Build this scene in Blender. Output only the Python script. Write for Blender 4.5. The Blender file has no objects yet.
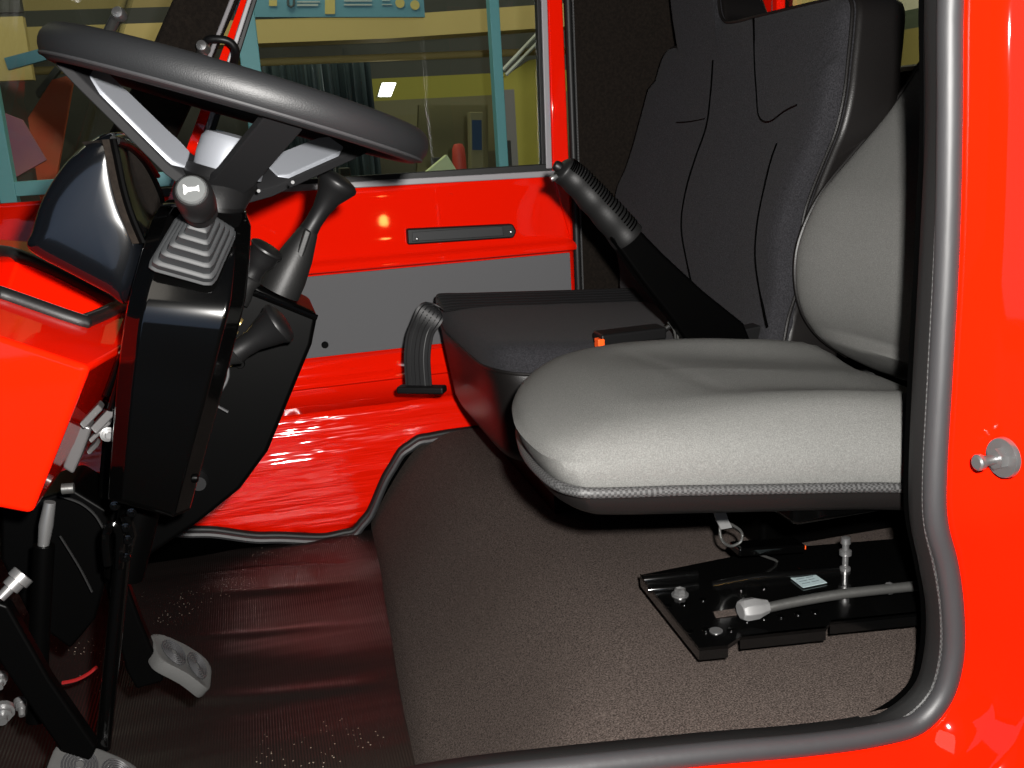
import bpy, bmesh, math, random
from mathutils import Vector, Matrix
random.seed(7)
sc = bpy.context.scene
COL = sc.collection
V = Vector
R = math.radians

# ------------------------------------------------------------------ camera
FOC = 995.0
CAMLOC = V((0, 0, 1.55))
CAMROT = Matrix.Rotation(R(-14), 3, 'Z') @ Matrix.Rotation(R(90 - 14.3), 3, 'X') @ Matrix.Rotation(R(-3.5), 3, 'Z')
cd = bpy.data.cameras.new('camera'); cam = bpy.data.objects.new('camera', cd); COL.objects.link(cam)
cam.matrix_world = Matrix.Translation(CAMLOC) @ CAMROT.to_4x4()
cd.sensor_width = 36; cd.lens = 36 * FOC / 1024; cd.clip_start = 0.02
sc.camera = cam

def P(px, py, x=None, y=None, z=None, pl=None):
    """a measured direction of the photograph met with a real plane of the cab"""
    d = CAMROT @ V(((px - 512) / FOC, (384 - py) / FOC, -1))
    if pl:
        o, n = pl
        return CAMLOC + d * ((o - CAMLOC).dot(n) / d.dot(n))
    for i, v in enumerate((x, y, z)):
        if v is not None:
            return CAMLOC + d * ((v - CAMLOC[i]) / d[i])

# ------------------------------------------------------------------ materials
def nodes(name):
    m = bpy.data.materials.new(name); m.use_nodes = True
    nt = m.node_tree
    return m, nt, nt.nodes['Principled BSDF']

def mat(name, col, rough=.5, metal=0, spec=.5, coat=0, bump=0, bscale=200, bstretch=(1, 1, 1), speck=0, speckcol=(1, 1, 1), sscale=400, sheen=0, bdist=.002, detail=2, coatrough=.05):
    m, nt, b = nodes(name)
    b.inputs['Base Color'].default_value = (*col, 1)
    b.inputs['Roughness'].default_value = rough
    b.inputs['Metallic'].default_value = metal
    b.inputs['Specular IOR Level'].default_value = spec
    b.inputs['Coat Weight'].default_value = coat
    b.inputs['Coat Roughness'].default_value = coatrough
    if sheen:
        b.inputs['Sheen Weight'].default_value = sheen
        b.inputs['Sheen Roughness'].default_value = .5
    tc = nt.nodes.new('ShaderNodeTexCoord')
    if bump:
        mp = nt.nodes.new('ShaderNodeMapping'); mp.inputs['Scale'].default_value = bstretch
        n = nt.nodes.new('ShaderNodeTexNoise'); n.inputs['Scale'].default_value = bscale; n.inputs['Detail'].default_value = detail
        bp = nt.nodes.new('ShaderNodeBump'); bp.inputs['Strength'].default_value = bump; bp.inputs['Distance'].default_value = bdist
        nt.links.new(tc.outputs['Object'], mp.inputs[0]); nt.links.new(mp.outputs[0], n.inputs['Vector'])
        nt.links.new(n.outputs['Fac'], bp.inputs['Height']); nt.links.new(bp.outputs[0], b.inputs['Normal'])
        if coat: nt.links.new(bp.outputs[0], b.inputs['Coat Normal'])
    if speck:
        n2 = nt.nodes.new('ShaderNodeTexNoise'); n2.inputs['Scale'].default_value = sscale; n2.inputs['Detail'].default_value = 3
        rmp = nt.nodes.new('ShaderNodeMapRange'); rmp.inputs['From Min'].default_value = .35; rmp.inputs['From Max'].default_value = .75
        mx = nt.nodes.new('ShaderNodeMix'); mx.data_type = 'RGBA'
        mul = nt.nodes.new('ShaderNodeMath'); mul.operation = 'MULTIPLY'; mul.inputs[1].default_value = speck
        nt.links.new(tc.outputs['Object'], n2.inputs['Vector']); nt.links.new(n2.outputs['Fac'], rmp.inputs['Value'])
        nt.links.new(rmp.outputs[0], mul.inputs[0]); nt.links.new(mul.outputs[0], mx.inputs[0])
        mx.inputs[6].default_value = (*col, 1); mx.inputs[7].default_value = (*speckcol, 1)
        nt.links.new(mx.outputs[2], b.inputs['Base Color'])
    return m

def emis(name, col, s):
    m, nt, b = nodes(name)
    b.inputs['Base Color'].default_value = (*col, 1)
    b.inputs['Emission Color'].default_value = (*col, 1); b.inputs['Emission Strength'].default_value = s
    return m

def glass(name, tint=(1, 1, 1), rough=0.0, ior=1.45):
    m, nt, b = nodes(name)
    nt.nodes.remove(b)
    t = nt.nodes.new('ShaderNodeBsdfTransparent'); t.inputs[0].default_value = (*tint, 1)
    g = nt.nodes.new('ShaderNodeBsdfGlossy'); g.inputs['Roughness'].default_value = rough
    f = nt.nodes.new('ShaderNodeFresnel'); ge = nt.nodes.new('ShaderNodeNewGeometry'); mr = nt.nodes.new('ShaderNodeMapRange')
    mr.inputs['To Min'].default_value = ior; mr.inputs['To Max'].default_value = 1 / ior
    nt.links.new(ge.outputs['Backfacing'], mr.inputs['Value']); nt.links.new(mr.outputs[0], f.inputs[0])
    mx = nt.nodes.new('ShaderNodeMixShader')
    nt.links.new(f.outputs[0], mx.inputs[0]); nt.links.new(t.outputs[0], mx.inputs[1]); nt.links.new(g.outputs[0], mx.inputs[2])
    nt.links.new(mx.outputs[0], nt.nodes['Material Output'].inputs[0])
    return m

M = {}
REDC = (.66, .0068, .0006)
M['red'] = mat('red_paint', REDC, .5, coat=.8, spec=.0, coatrough=.03)
M['red_rippled'] = mat('red_paint_rippled', REDC, .5, coat=1, spec=0, bump=.5, bscale=9, bstretch=(.35, 1, 3.6), bdist=.022, detail=3, coatrough=.12)
M['grey_fabric'] = mat('grey_heather_fabric', (.085, .085, .081), .95, spec=.12, bump=.5, bscale=900, bdist=.001, speck=.55, speckcol=(.17, .17, .163), sscale=700)
M['navy_fabric'] = mat('charcoal_fabric', (.0115, .0115, .0128), .95, spec=.08, bump=.5, bscale=800, bdist=.001, speck=.6, speckcol=(.042, .041, .046), sscale=500, sheen=.02)
M['vinyl'] = mat('black_vinyl', (.0055, .0048, .0046), .42, spec=.3, bump=.25, bscale=500, bdist=.0008)
M['carpet'] = mat('brown_black_carpet', (.019, .0145, .0125), 1, spec=.1, bump=.5, bscale=1100, bdist=.002, speck=.9, speckcol=(.112, .089, .078), sscale=520)
M['wall_carpet'] = mat('black_wall_carpet', (.0065, .005, .004), 1, spec=.1, bump=.6, bscale=500, bdist=.002, speck=.5, speckcol=(.016, .012, .009), sscale=160)
M['rubber'] = mat('black_rubber', (.0055, .0055, .0055), .5, spec=.3, bump=.2, bscale=300, bdist=.0006)
M['rubber_grey'] = mat('grey_black_rubber', (.025, .025, .0265), .5, spec=.45, bump=.25, bscale=60, bstretch=(1, 1, .3), bdist=.002)
M['rim'] = mat('wheel_rim_plastic', (.0085, .009, .0098), .5, spec=.4, bump=.35, bscale=900, bdist=.0006)
M['plastic'] = mat('black_plastic', (.0042, .0042, .0044), .42, spec=.28, bump=.12, bscale=600, bdist=.0005)
M['gloss'] = mat('black_gloss_metal', (.0006, .0006, .0006), .1, spec=.4, coat=.4)
M['gloss_plate'] = mat('black_gloss_sheet', (.0012, .0012, .0012), .16, spec=.5, bump=.15, bscale=30, bdist=.001, coat=.6)
M['satin'] = mat('black_satin_metal', (.0005, .0005, .0005), .38, spec=.04)
M['spoke'] = mat('spoke_black_plastic', (.0075, .0075, .008), .65, spec=.12)
M['boot'] = mat('grey_boot_rubber', (.016, .017, .018), .55, spec=.3)
M['silver'] = mat('satin_silver', (.19, .2, .22), .48, metal=.3, spec=.6)
M['chrome'] = mat('bright_metal', (.24, .24, .24), .32, metal=.8)
M['steel'] = mat('galvanised_steel', (.13, .13, .125), .34, metal=.8, bump=.2, bscale=90)
M['grey_card'] = mat('grey_trim_card', (.085, .086, .09), .8, spec=.3, bump=.2, bscale=700, bdist=.0006)
M['grey_strip'] = mat('grey_channel', (.22, .21, .22), .4, spec=.5)
M['grey_grip'] = mat('grey_rubber_grip', (.11, .11, .11), .5)
M['pad'] = mat('worn_grey_pedal_rubber', (.036, .036, .035), .8, spec=.3, bump=.4, bscale=120, bdist=.001)
M['strap'] = mat('black_webbing', (.008, .008, .0085), .5, spec=.4)
M['orange'] = mat('orange_button', (.85, .09, .01), .35)
M['label'] = mat('pale_sticker', (.22, .28, .29), .5)
M['ink'] = mat('dark_print', (.05, .07, .08), .6)
M['white'] = mat('white_print', (.5, .5, .5), .4)
M['capgrey'] = mat('knob_cap_grey', (.05, .053, .053), .4)
M['brass'] = mat('brass', (.6, .42, .15), .3, metal=.9)
M['clear'] = mat('translucent_grey_plastic', (.05, .048, .048), .3, spec=.5, coat=.3)
M['redwire'] = mat('red_wire', (.16, .004, .004), .4)
M['film'] = mat('crumpled_clear_film', (.12, .12, .12), .12, spec=.7, coat=1, bump=1, bscale=60, bdist=.01)
M['bluecurve'] = mat('glossy_dark_plastic', (.0015, .0018, .0024), .14, spec=.6, coat=.3, coatrough=.04)
# hall
M['teal'] = mat('teal_paint', (.17, .48, .52), .5)
M['cream'] = mat('cream_paint', (.48, .38, .15), .7, bump=.1, bscale=4, speck=.25, speckcol=(.3, .24, .09), sscale=2)
M['olive'] = mat('olive_yellow_paint', (.36, .33, .06), .7, speck=.3, speckcol=(.22, .2, .05), sscale=3)
M['dim'] = mat('dull_olive_paint', (.17, .16, .08), .8)
M['dark'] = mat('dark_grey_paint', (.045, .047, .042), .8, speck=.5, speckcol=(.02, .02, .018), sscale=5)
M['concrete'] = mat('concrete', (.16, .15, .13), .8, bump=.2, bscale=20)
M['boardblue'] = mat('board_blue', (.10, .27, .36), .6)
M['emblem'] = mat('emblem_yellow', (.5, .42, .14), .6)
M['emblemwhite'] = mat('emblem_pale', (.35, .42, .42), .6)
M['paper_green'] = mat('pale_green_paper', (.62, .72, .42), .8)
M['red_box'] = mat('red_box_paint', (.45, .05, .03), .6)
M['orange_sheet'] = mat('orange_red_board', (.55, .075, .015), .6, speck=.4, speckcol=(.35, .14, .02), sscale=6)
M['pink'] = mat('faded_pink_poster', (.42, .17, .19), .7, speck=.7, speckcol=(.26, .1, .2), sscale=8)
M['lamp'] = emis('lamp_diffuser', (1, .96, .86), 7)
M['glow_pane'] = emis('added_glow_pane', (.5, .68, 1), .65)
M['whitebody'] = mat('white_cabinet', (.5, .53, .5), .6)
M['screen'] = mat('dark_blue_screen', (.03, .06, .11), .2)
M['curtain'] = mat('blue_grey_strip_plastic', (.06, .085, .095), .25, spec=.6, coat=.3)
M['pane_dark'] = glass('windscreen_tinted', (.93, .95, .93), ior=1.3)
M['pane'] = glass('pane_clear', (.93, .95, .94))
# floor mat: ribbed rubber with a wet shine and bright dust specks
def matfloor():
    m, nt, b = nodes('ribbed_rubber_mat')
    b.inputs['Roughness'].default_value = .36; b.inputs['Specular IOR Level'].default_value = .2
    L = nt.links.new; N = nt.nodes.new
    tc = N('ShaderNodeTexCoord'); mp = N('ShaderNodeMapping'); mp.inputs['Scale'].default_value = (.9, 4, 1)
    n = N('ShaderNodeTexNoise'); n.inputs['Scale'].default_value = 2.6; n.inputs['Detail'].default_value = 2
    w = N('ShaderNodeTexWave'); w.bands_direction = 'X'; w.inputs['Scale'].default_value = 75
    b1 = N('ShaderNodeBump'); b1.inputs['Strength'].default_value = 1; b1.inputs['Distance'].default_value = .006
    b2 = N('ShaderNodeBump'); b2.inputs['Strength'].default_value = .25; b2.inputs['Distance'].default_value = .0015
    L(tc.outputs['Object'], mp.inputs[0]); L(mp.outputs[0], n.inputs['Vector']); L(n.outputs['Fac'], b1.inputs['Height'])
    L(tc.outputs['Object'], w.inputs['Vector']); L(w.outputs['Fac'], b2.inputs['Height']); L(b1.outputs[0], b2.inputs['Normal'])
    L(b2.outputs[0], b.inputs['Normal'])
    # dust
    v = N('ShaderNodeTexVoronoi'); v.inputs['Scale'].default_value = 120
    lt = N('ShaderNodeMath'); lt.operation = 'LESS_THAN'; lt.inputs[1].default_value = .13
    n3 = N('ShaderNodeTexNoise'); n3.inputs['Scale'].default_value = 5
    gt = N('ShaderNodeMath'); gt.operation = 'GREATER_THAN'; gt.inputs[1].default_value = .56
    mu = N('ShaderNodeMath'); mu.operation = 'MULTIPLY'
    mx = N('ShaderNodeMix'); mx.data_type = 'RGBA'
    mx.inputs[6].default_value = (.0085, .0065, .006, 1); mx.inputs[7].default_value = (.28, .24, .19, 1)
    L(tc.outputs['Object'], v.inputs['Vector']); L(tc.outputs['Object'], n3.inputs['Vector'])
    L(v.outputs['Distance'], lt.inputs[0]); L(n3.outputs['Fac'], gt.inputs[0]); L(lt.outputs[0], mu.inputs[0]); L(gt.outputs[0], mu.inputs[1])
    L(mu.outputs[0], mx.inputs[0]); L(mx.outputs[2], b.inputs['Base Color'])
    return m
M['mat'] = matfloor()
def matpiping():
    m, nt, b = nodes('overlock_piping'); L = nt.links.new; N = nt.nodes.new
    b.inputs['Roughness'].default_value = .6
    tc = N('ShaderNodeTexCoord'); c = N('ShaderNodeTexChecker'); c.inputs['Scale'].default_value = 330
    c.inputs['Color1'].default_value = (.05, .05, .05, 1); c.inputs['Color2'].default_value = (.014, .014, .014, 1)
    L(tc.outputs['Object'], c.inputs['Vector']); L(c.outputs['Color'], b.inputs['Base Color'])
    return m
M['piping'] = matpiping()
def matsplit(name, bands):
    """painted wall with horizontal bands: [(z, colour), ...] from the bottom up"""
    m, nt, b = nodes(name); L = nt.links.new; N = nt.nodes.new
    b.inputs['Roughness'].default_value = .7
    tc = N('ShaderNodeTexCoord'); sx = N('ShaderNodeSeparateXYZ'); L(tc.outputs['Object'], sx.inputs[0])
    dv = N('ShaderNodeMath'); dv.operation = 'DIVIDE'; dv.inputs[1].default_value = 4; L(sx.outputs['Z'], dv.inputs[0])
    cr = N('ShaderNodeValToRGB'); cr.color_ramp.interpolation = 'CONSTANT'
    e = cr.color_ramp.elements
    e[0].position = 0; e[0].color = (*bands[0][1], 1); e[1].position = bands[1][0] / 4; e[1].color = (*bands[1][1], 1)
    for z, c in bands[2:]:
        k = e.new(z / 4); k.color = (*c, 1)
    L(dv.outputs[0], cr.inputs[0]); L(cr.outputs[0], b.inputs['Base Color'])
    return m

# ------------------------------------------------------------------ objects
def link(name, me, material, parent=None, kind=None, sharp=40, bevel=0, seg=2, sub=0, solid=0):
    o = bpy.data.objects.new(name, me); COL.objects.link(o)
    me.materials.append(material)
    for p in me.polygons: p.use_smooth = True
    me.set_sharp_from_angle(angle=R(sharp))
    if parent is not None:
        o.parent = parent
        if parent.type == 'EMPTY': o.location = -parent.location
    if solid:
        s = o.modifiers.new('s', 'SOLIDIFY'); s.thickness = solid; s.offset = 0
    if bevel:
        b = o.modifiers.new('b', 'BEVEL'); b.width = bevel; b.segments = seg; b.limit_method = 'ANGLE'; b.angle_limit = R(35); b.harden_normals = True
    if sub:
        s = o.modifiers.new('s', 'SUBSURF'); s.levels = sub; s.render_levels = sub
    if kind: o['kind'] = kind
    return o

def fromdata(name, vs, fs, material, parent=None, **k):
    me = bpy.data.meshes.new(name); me.from_pydata([tuple(v) for v in vs], [], fs)
    bm = bmesh.new(); bm.from_mesh(me); bmesh.ops.remove_doubles(bm, verts=bm.verts, dist=1e-6)
    bmesh.ops.recalc_face_normals(bm, faces=bm.faces); bm.to_mesh(me); bm.free()
    return link(name, me, material, parent, **k)

def thing(name, label, cat, loc, group=None, kind=None):
    o = bpy.data.objects.new(name, None); COL.objects.link(o); o.location = loc; o.empty_display_size = .05
    return tag(o, label, cat, group, kind)
def tag(o, label, cat, group=None, kind=None):
    o['label'] = label; o['category'] = cat
    if group: o['group'] = group
    if kind: o['kind'] = kind
    return o

class Geo:
    """collects shapes into one mesh"""
    def __init__(s): s.v = []; s.f = []
    def add(s, vs, fs):
        k = len(s.v); s.v += [V(v) for v in vs]; s.f += [[i + k for i in f] for f in fs]; return s
    def rings(s, rings, cap=(True, True), closed=False):
        n = len(rings[0]); vs = [p for r in rings for p in r]; fs = []
        m = len(rings)
        for i in range(m if closed else m - 1):
            for j in range(n):
                a, b = i * n, ((i + 1) % m) * n
                fs.append([a + j, a + (j + 1) % n, b + (j + 1) % n, b + j])
        if not closed:
            if cap[0]: fs.append(list(range(n))[::-1])
            if cap[1]: fs.append([(m - 1) * n + j for j in range(n)])
        return s.add(vs, fs)
    def prism(s, pts, off):
        off = V(off); return s.rings([[V(p) for p in pts], [V(p) + off for p in pts]])
    def box(s, c, size, rot=None):
        c = V(c); h = V(size) / 2; rot = rot or Matrix.Identity(3)
        pts = [c + rot @ V((sx * h.x, sy * h.y, -h.z)) for sx, sy in ((-1, -1), (1, -1), (1, 1), (-1, 1))]
        return s.prism(pts, rot @ V((0, 0, size[2])))
    def tube(s, pts, r, n=12, closed=False, flat=None, up=None):
        pts = [V(p) for p in pts]; m = len(pts)
        rs = r if isinstance(r, (list, tuple)) else [r] * m
        rings = []; prev = None
        for i, p in enumerate(pts):
            if closed: t = pts[(i + 1) % m] - pts[i - 1]
            else: t = pts[min(i + 1, m - 1)] - pts[max(i - 1, 0)]
            t.normalize()
            if prev is None:
                a = V(up) if up else (V((0, 0, 1)) if abs(t.z) < .9 else V((1, 0, 0)))
            else: a = prev
            u = (a - t * a.dot(t)).normalized(); w = t.cross(u); prev = u
            fl = flat or 1
            rings.append([p + u * (rs[i] * math.cos(2 * math.pi * k / n)) + w * (rs[i] * fl * math.sin(2 * math.pi * k / n)) for k in range(n)])
        return s.rings(rings, closed=closed)
    def lathe(s, prof, o, ax, n=24):
        o = V(o); ax = V(ax).normalized(); a = V((0, 0, 1)) if abs(ax.z) < .9 else V((1, 0, 0))
        u = (a - ax * a.dot(ax)).normalized(); w = ax.cross(u)
        return s.rings([[o + ax * h + u * (max(r, 1e-5) * math.cos(2 * math.pi * k / n)) + w * (max(r, 1e-5) * math.sin(2 * math.pi * k / n)) for k in range(n)] for r, h in prof])
    def ribbon(s, pts, wv, th, tv):
        rings = []
        for i, p in enumerate(pts):
            p = V(p); w = V(wv[i] if isinstance(wv, list) else wv) / 2; t = V(tv[i] if isinstance(tv, list) else tv).normalized() * th / 2
            rings.append([p - w - t, p + w - t, p + w + t, p - w + t])
        return s.rings(rings)
    def obj(s, name, material, parent=None, **k): return fromdata(name, s.v, s.f, material, parent, **k)

def cat(pts, k=6, closed=False):
    pts = [V(p) for p in pts]; n = len(pts); out = []
    for i in range(n if closed else n - 1):
        g = lambda j: pts[j % n] if closed else pts[max(0, min(n - 1, j))]
        a, b, c, d = g(i - 1), g(i), g(i + 1), g(i + 2)
        for q in range(k):
            t = q / k
            out.append(.5 * ((2 * b) + (c - a) * t + (2 * a - 5 * b + 4 * c - d) * t * t + (3 * b - a - 3 * c + d) * t ** 3))
    if not closed: out.append(pts[-1])
    return out

def lerp(tab, t):
    if t <= tab[0][0]: return tab[0][1]
    for (a, x), (b, y) in zip(tab, tab[1:]):
        if t <= b:
            q = (t - a) / (b - a); q = q * q * (3 - 2 * q) * .5 + q * .5
            return x + (y - x) * q
    return tab[-1][1]

def sellipse(a, b, e, n=96):
    out = []
    for i in range(n):
        t = 2 * math.pi * i / n; c, s_ = math.cos(t), math.sin(t)
        out.append((a * math.copysign(abs(c) ** (2 / e), c), b * math.copysign(abs(s_) ** (2 / e), s_)))
    return out

def pillow(outline, prof, F, c=(0, 0)):
    """rings of a closed outline, scaled about c and lifted, mapped by F(u, v, d)"""
    g = Geo(); rings = []
    for s_, d in prof:
        rings.append([V(F(c[0] + (u - c[0]) * s_, c[1] + (v - c[1]) * s_, d)) for u, v in outline])
    g.rings(rings); return g

# ================================================================== LIGHT
w = bpy.data.worlds.new('world'); sc.world = w; w.use_nodes = True
w.node_tree.nodes['Background'].inputs[0].default_value = (.55, .7, 1, 1); w.node_tree.nodes['Background'].inputs[1].default_value = .03
def area(name, loc, tgt, size, power, col=(1, 1, 1), sy=None):
    l = bpy.data.lights.new(name, 'AREA'); l.energy = power; l.color = col; l.size = size
    if sy: l.shape = 'RECTANGLE'; l.size_y = sy
    o = bpy.data.objects.new(name, l); COL.objects.link(o); o.location = loc
    o.rotation_euler = (V(tgt) - V(loc)).to_track_quat('-Z', 'Y').to_euler(); return o
# the photographer's flash, just above and right of the lens
fl = bpy.data.lights.new('camera_flash', 'SPOT'); fl.energy = 215; fl.spot_size = R(85); fl.spot_blend = .4; fl.shadow_soft_size = .014; fl.color = (1, .97, .93)
fo = bpy.data.objects.new('camera_flash', fl); COL.objects.link(fo); fo.matrix_world = cam.matrix_world @ Matrix.Translation((.05, .055, 0)) @ Matrix.Rotation(R(-2), 4, 'X')
# hall lamps
for i, (x, y) in enumerate(((.2, 4.3), (2.6, 4.6), (-1.8, 4.4))):
    area('hall_light', (x, y, 3.6), (x, y + .9, 1.5), 1.0, 23, (1, .96, .68))
area('hall_light', (3.3, 5.4, 3.5), (4.6, 6.3, 1.9), .8, 16, (1, .95, .75))  # extra unseen light, added to brighten the side wall
area('hall_light', (-.5, -2.2, 3.7), (0, 0, 1.2), 1.2, 10, (1, .92, .8))

# ================================================================== CAB SHELL
# floor with mat
g = Geo(); g.prism([(-.75, .80, .66), (1.05, .80, .66), (1.05, 2.14, .66), (-.75, 2.14, .66)], (0, 0, .045)); g.obj('floor', M['satin'], kind='structure')
g = Geo()
nx, ny = 90, 240; vs = []; fs = []
ridges = [(P(a, b, z=.715), w_, h_, l_) for a, b, w_, h_, l_ in ((262, 547, .016, .004, .14), (285, 566, .012, .003, .12), (280, 588, .018, .0045, .14), (262, 630, .014, .004, .12), (255, 655, .05, .004, .2), (282, 690, .016, .004, .14))]
for j in range(ny + 1):
    for i in range(nx + 1):
        x = -.62 + .80 * i / nx; y = .84 + 1.24 * j / ny
        z = .712 + .0 + .003 * math.sin(y * 21 + x * 2.1) * math.sin(x * 5 + 1.2)
        for rp, w_, h_, l_ in ridges:
            yy = y - rp.y - .006 * math.sin(x * 16 + rp.y * 30) + .24 * (x - rp.x)
            z += h_ * math.exp(-(yy / w_) ** 2) * math.exp(-((x - rp.x) / l_) ** 2)
        if x < -.3: z += (-.3 - x) * .55
        vs.append((x, y, z)); 
for j in range(ny):
    for i in range(nx):
        a = j * (nx + 1) + i; fs.append([a, a + 1, a + nx + 2, a + nx + 1])
g.add(vs, fs)
o = g.obj('floor_mat', M['mat']); tag(o, 'black ribbed rubber mat on cab floor below the pedals', 'floor mat')

# carpeted seat platform (bulges over the wheel arch)
def plat():
    g = Geo(); rings = []
    for j in range(25):
        t = j / 24; y = .832 + (2.095 - .832) * t
        xe = lerp([(.845, .262), (.90, .268), (1.2, .345), (1.5, .385), (1.8, .35), (2.1, .315)], y)
        xf = lerp([(.845, .118), (1.2, .129), (2.1, .178)], y)
        ring = [(xf, y, .70), (xf + .002, y, .722)]
        b0, b1, b2, b3 = V((xf, 0, .722)), V((xf + .72 * (xe - xf), 0, .722 + .80 * .193)), V((xe - .01, 0, .915)), V((xe + .09, 0, .915))
        for k in range(1, 17):
            q = k / 16; p = b0 * (1 - q) ** 3 + b1 * 3 * q * (1 - q) ** 2 + b2 * 3 * q * q * (1 - q) + b3 * q ** 3
            ring.append((p.x, y, p.z))
        for x in (.5, .7, 1.07): ring.append((x, y, .915))
        ring.append((1.07, y, .70))
        rings.append([V(p) for p in ring])
    g.rings(rings); return g
o = plat().obj('carpet_platform', M['carpet'], sharp=60); tag(o, 'dark brown-black carpeted raised platform under the seats', 'carpeted platform')

# far side wall behind door, rear wall with window opening, roof
g = Geo(); g.box((.90, 2.135, 1.35), (.40, .03, 1.3)); g.obj('wall_right', M['wall_carpet'], kind='structure')
g = Geo()
RX = 1.08
for y0, y1, z0, z1 in ((.80, 2.15, .66, 1.605), (.80, 1.08, 1.605, 2.1), (1.935, 2.15, 1.605, 2.1), (1.08, 1.935, 2.02, 2.1)):
    g.box((RX + .02, (y0 + y1) / 2, (z0 + z1) / 2), (.04, y1 - y0, z1 - z0))
g.obj('wall_rear', M['wall_carpet'], kind='structure')
g = Geo(); g.box((.3, 1.44, 2.12), (1.5, 1.5, .04)); g.obj('ceiling', M['satin'], kind='structure')
g = Geo(); g.box((-.78, 1.44, .95), (.06, 1.4, .85)); g.obj('wall_front', M['satin'], kind='structure')
# rear window
g = Geo(); g.box((RX + .02, 1.5075, 1.8125), (.006, .855, .415)); g.obj('window_2', M['pane'], kind='structure')
g = Geo(); g.tube([(RX - .003, y, z) for y, z in ((1.08, 1.605), (1.935, 1.605), (1.935, 2.02), (1.08, 2.02))], .011, closed=True, n=8); g.obj('trim_2', M['rubber'], kind='structure')
# red body strip and dark panel beside the rear window
g = Geo(); g.prism([P(757, 16, x=1.074), P(777, 14, x=1.074), P(777, -60, x=1.074), P(757, -60, x=1.074)], (.02, 0, 0)); 
g.v = g.v; o = g.obj('trim_3', M['red'], kind='structure', bevel=.004)
pts = [P(719, -60, x=1.068), P(720, 14, x=1.068), P(724, 21, x=1.068), P(732, 24, x=1.068), P(754, 17, x=1.068), P(756, -60, x=1.068)]
g = Geo(); g.prism(pts, (.02, 0, 0)); g.obj('trim_4', M['grey_card'], kind='structure', bevel=.006)

# near red body side: jamb loft following the opening
seal_px = [(975, -420), (968, -200), (962, -60), (957, 0), (956, 120), (953, 250), (946, 380), (941, 470), (942, 515), (952, 555), (958, 600), (958, 650), (945, 695), (915, 728), (870, 742), (800, 752), (700, 761), (560, 776), (450, 790), (330, 815)]
seal_path = cat([P(a, b, y=.815) for a, b in seal_px], 5)
def away(p, d, dy, i, path):
    """offset of the opening curve outwards in the wall's plane"""
    a = path[max(i - 1, 0)]; b = path[min(i + 1, len(path) - 1)]; t = (b - a); t.y = 0; t.normalize()
    n = V((-t.z, 0, t.x))
    if n.dot(p - V((.35, p.y, 1.3))) < 0: n = -n
    return p + n * d + V((0, dy, 0))
g = Geo(); rows = [(-.006, .012), (-.008, -.004), (.001, -.022), (.022, -.038), (.028, -.044), (.052, -.050), (.058, -.056), (.064, -.066), (.30, -.215), (.31, -.05)]
n = len(seal_path); vs = []
for i, p in enumerate(seal_path):
    for d, dy in rows: vs.append(away(p, d, dy, i, seal_path))
fs = []
k = len(rows)
for i in range(n - 1):
    for j in range(k - 1): fs.append([i * k + j, i * k + j + 1, (i + 1) * k + j + 1, (i + 1) * k + j])
g.add(vs, fs); g.obj('wall_left', M['red'], kind='structure', sharp=50)

# near door seal
sealt = thing('door_seal', 'thick black rubber weatherstrip round the near red door opening', 'door seal', seal_path[60])
rng = []
g = Geo(); pts = [away(p, -.0145, -.010, i, seal_path) for i, p in enumerate(seal_path)]; g.tube(pts, .0115, n=14); g.obj('sealing_bulb', M['rubber_grey'], sealt)
inner_px = [(955, -420), (943, -200), (934, -60), (927, 0), (928, 120), (922, 250), (915, 380), (911, 470), (912, 520), (921, 565), (928, 610), (926, 655), (914, 690), (880, 716), (840, 726), (780, 736), (700, 746), (560, 766), (450, 782), (330, 808)]
ip = cat([P(a, b, y=.825) for a, b in inner_px], 5)
g = Geo(); rings = []
for i, p in enumerate(ip):
    q = away(seal_path[i], -.0195, .0, i, seal_path)
    rings.append([p + V((0, .004, 0)), p + V((0, -.004, 0)), p.lerp(q, .5) + V((0, -.010, 0)), q, q + V((0, .02, 0)), away(p, .026, .03, i, ip)])
g.rings(rings); g.obj('clip_lip', M['rubber'], sealt, sharp=70)
g = Geo(); pts = [p.lerp(away(seal_path[i], -.0195, 0, i, seal_path), .5) + V((0, -.0095, 0)) for i, p in enumerate(ip)]
g.tube(pts, .0018, n=6); g.obj('stitching', M['piping'], sealt)
# inner far-side return of the pillar (black) behind the seal
g = Geo(); rings = []
for i, p in enumerate(ip): rings.append([p + V((0, .012, 0)), away(p, .055, .05, i, ip), away(p, .07, .05, i, ip), away(p, .05, .012, i, ip)])
g.rings(rings); g.obj('trim_5', M['satin'], kind='structure')

# striker bolt
st = thing('door_striker', 'bright metal striker pin with round flange on red door pillar', 'striker bolt', P(1000, 458, y=.745))
a = P(976, 463, y=.750); b = P(1006, 457, y=.752); ax = (b - a).normalized()
o_ = a
g = Geo(); g.lathe([(0, 0), (.006, 0), (.0078, .0015), (.0078, .006), (.0055, .009), (.0045, .020), (.0055, .030)], o_, ax); g.obj('striker_pin', M['chrome'], st)
g = Geo(); g.lathe([(.0, .021), (.0105, .021), (.0105, .030), (0, .030)], o_, ax, n=6); g.obj('hex_nut', M['chrome'], st, sharp=20)
g = Geo(); g.lathe([(0, .029), (.019, .029), (.0195, .031), (.0195, .034), (0, .036)], o_, ax, n=32); g.obj('flange', M['chrome'], st)

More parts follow.
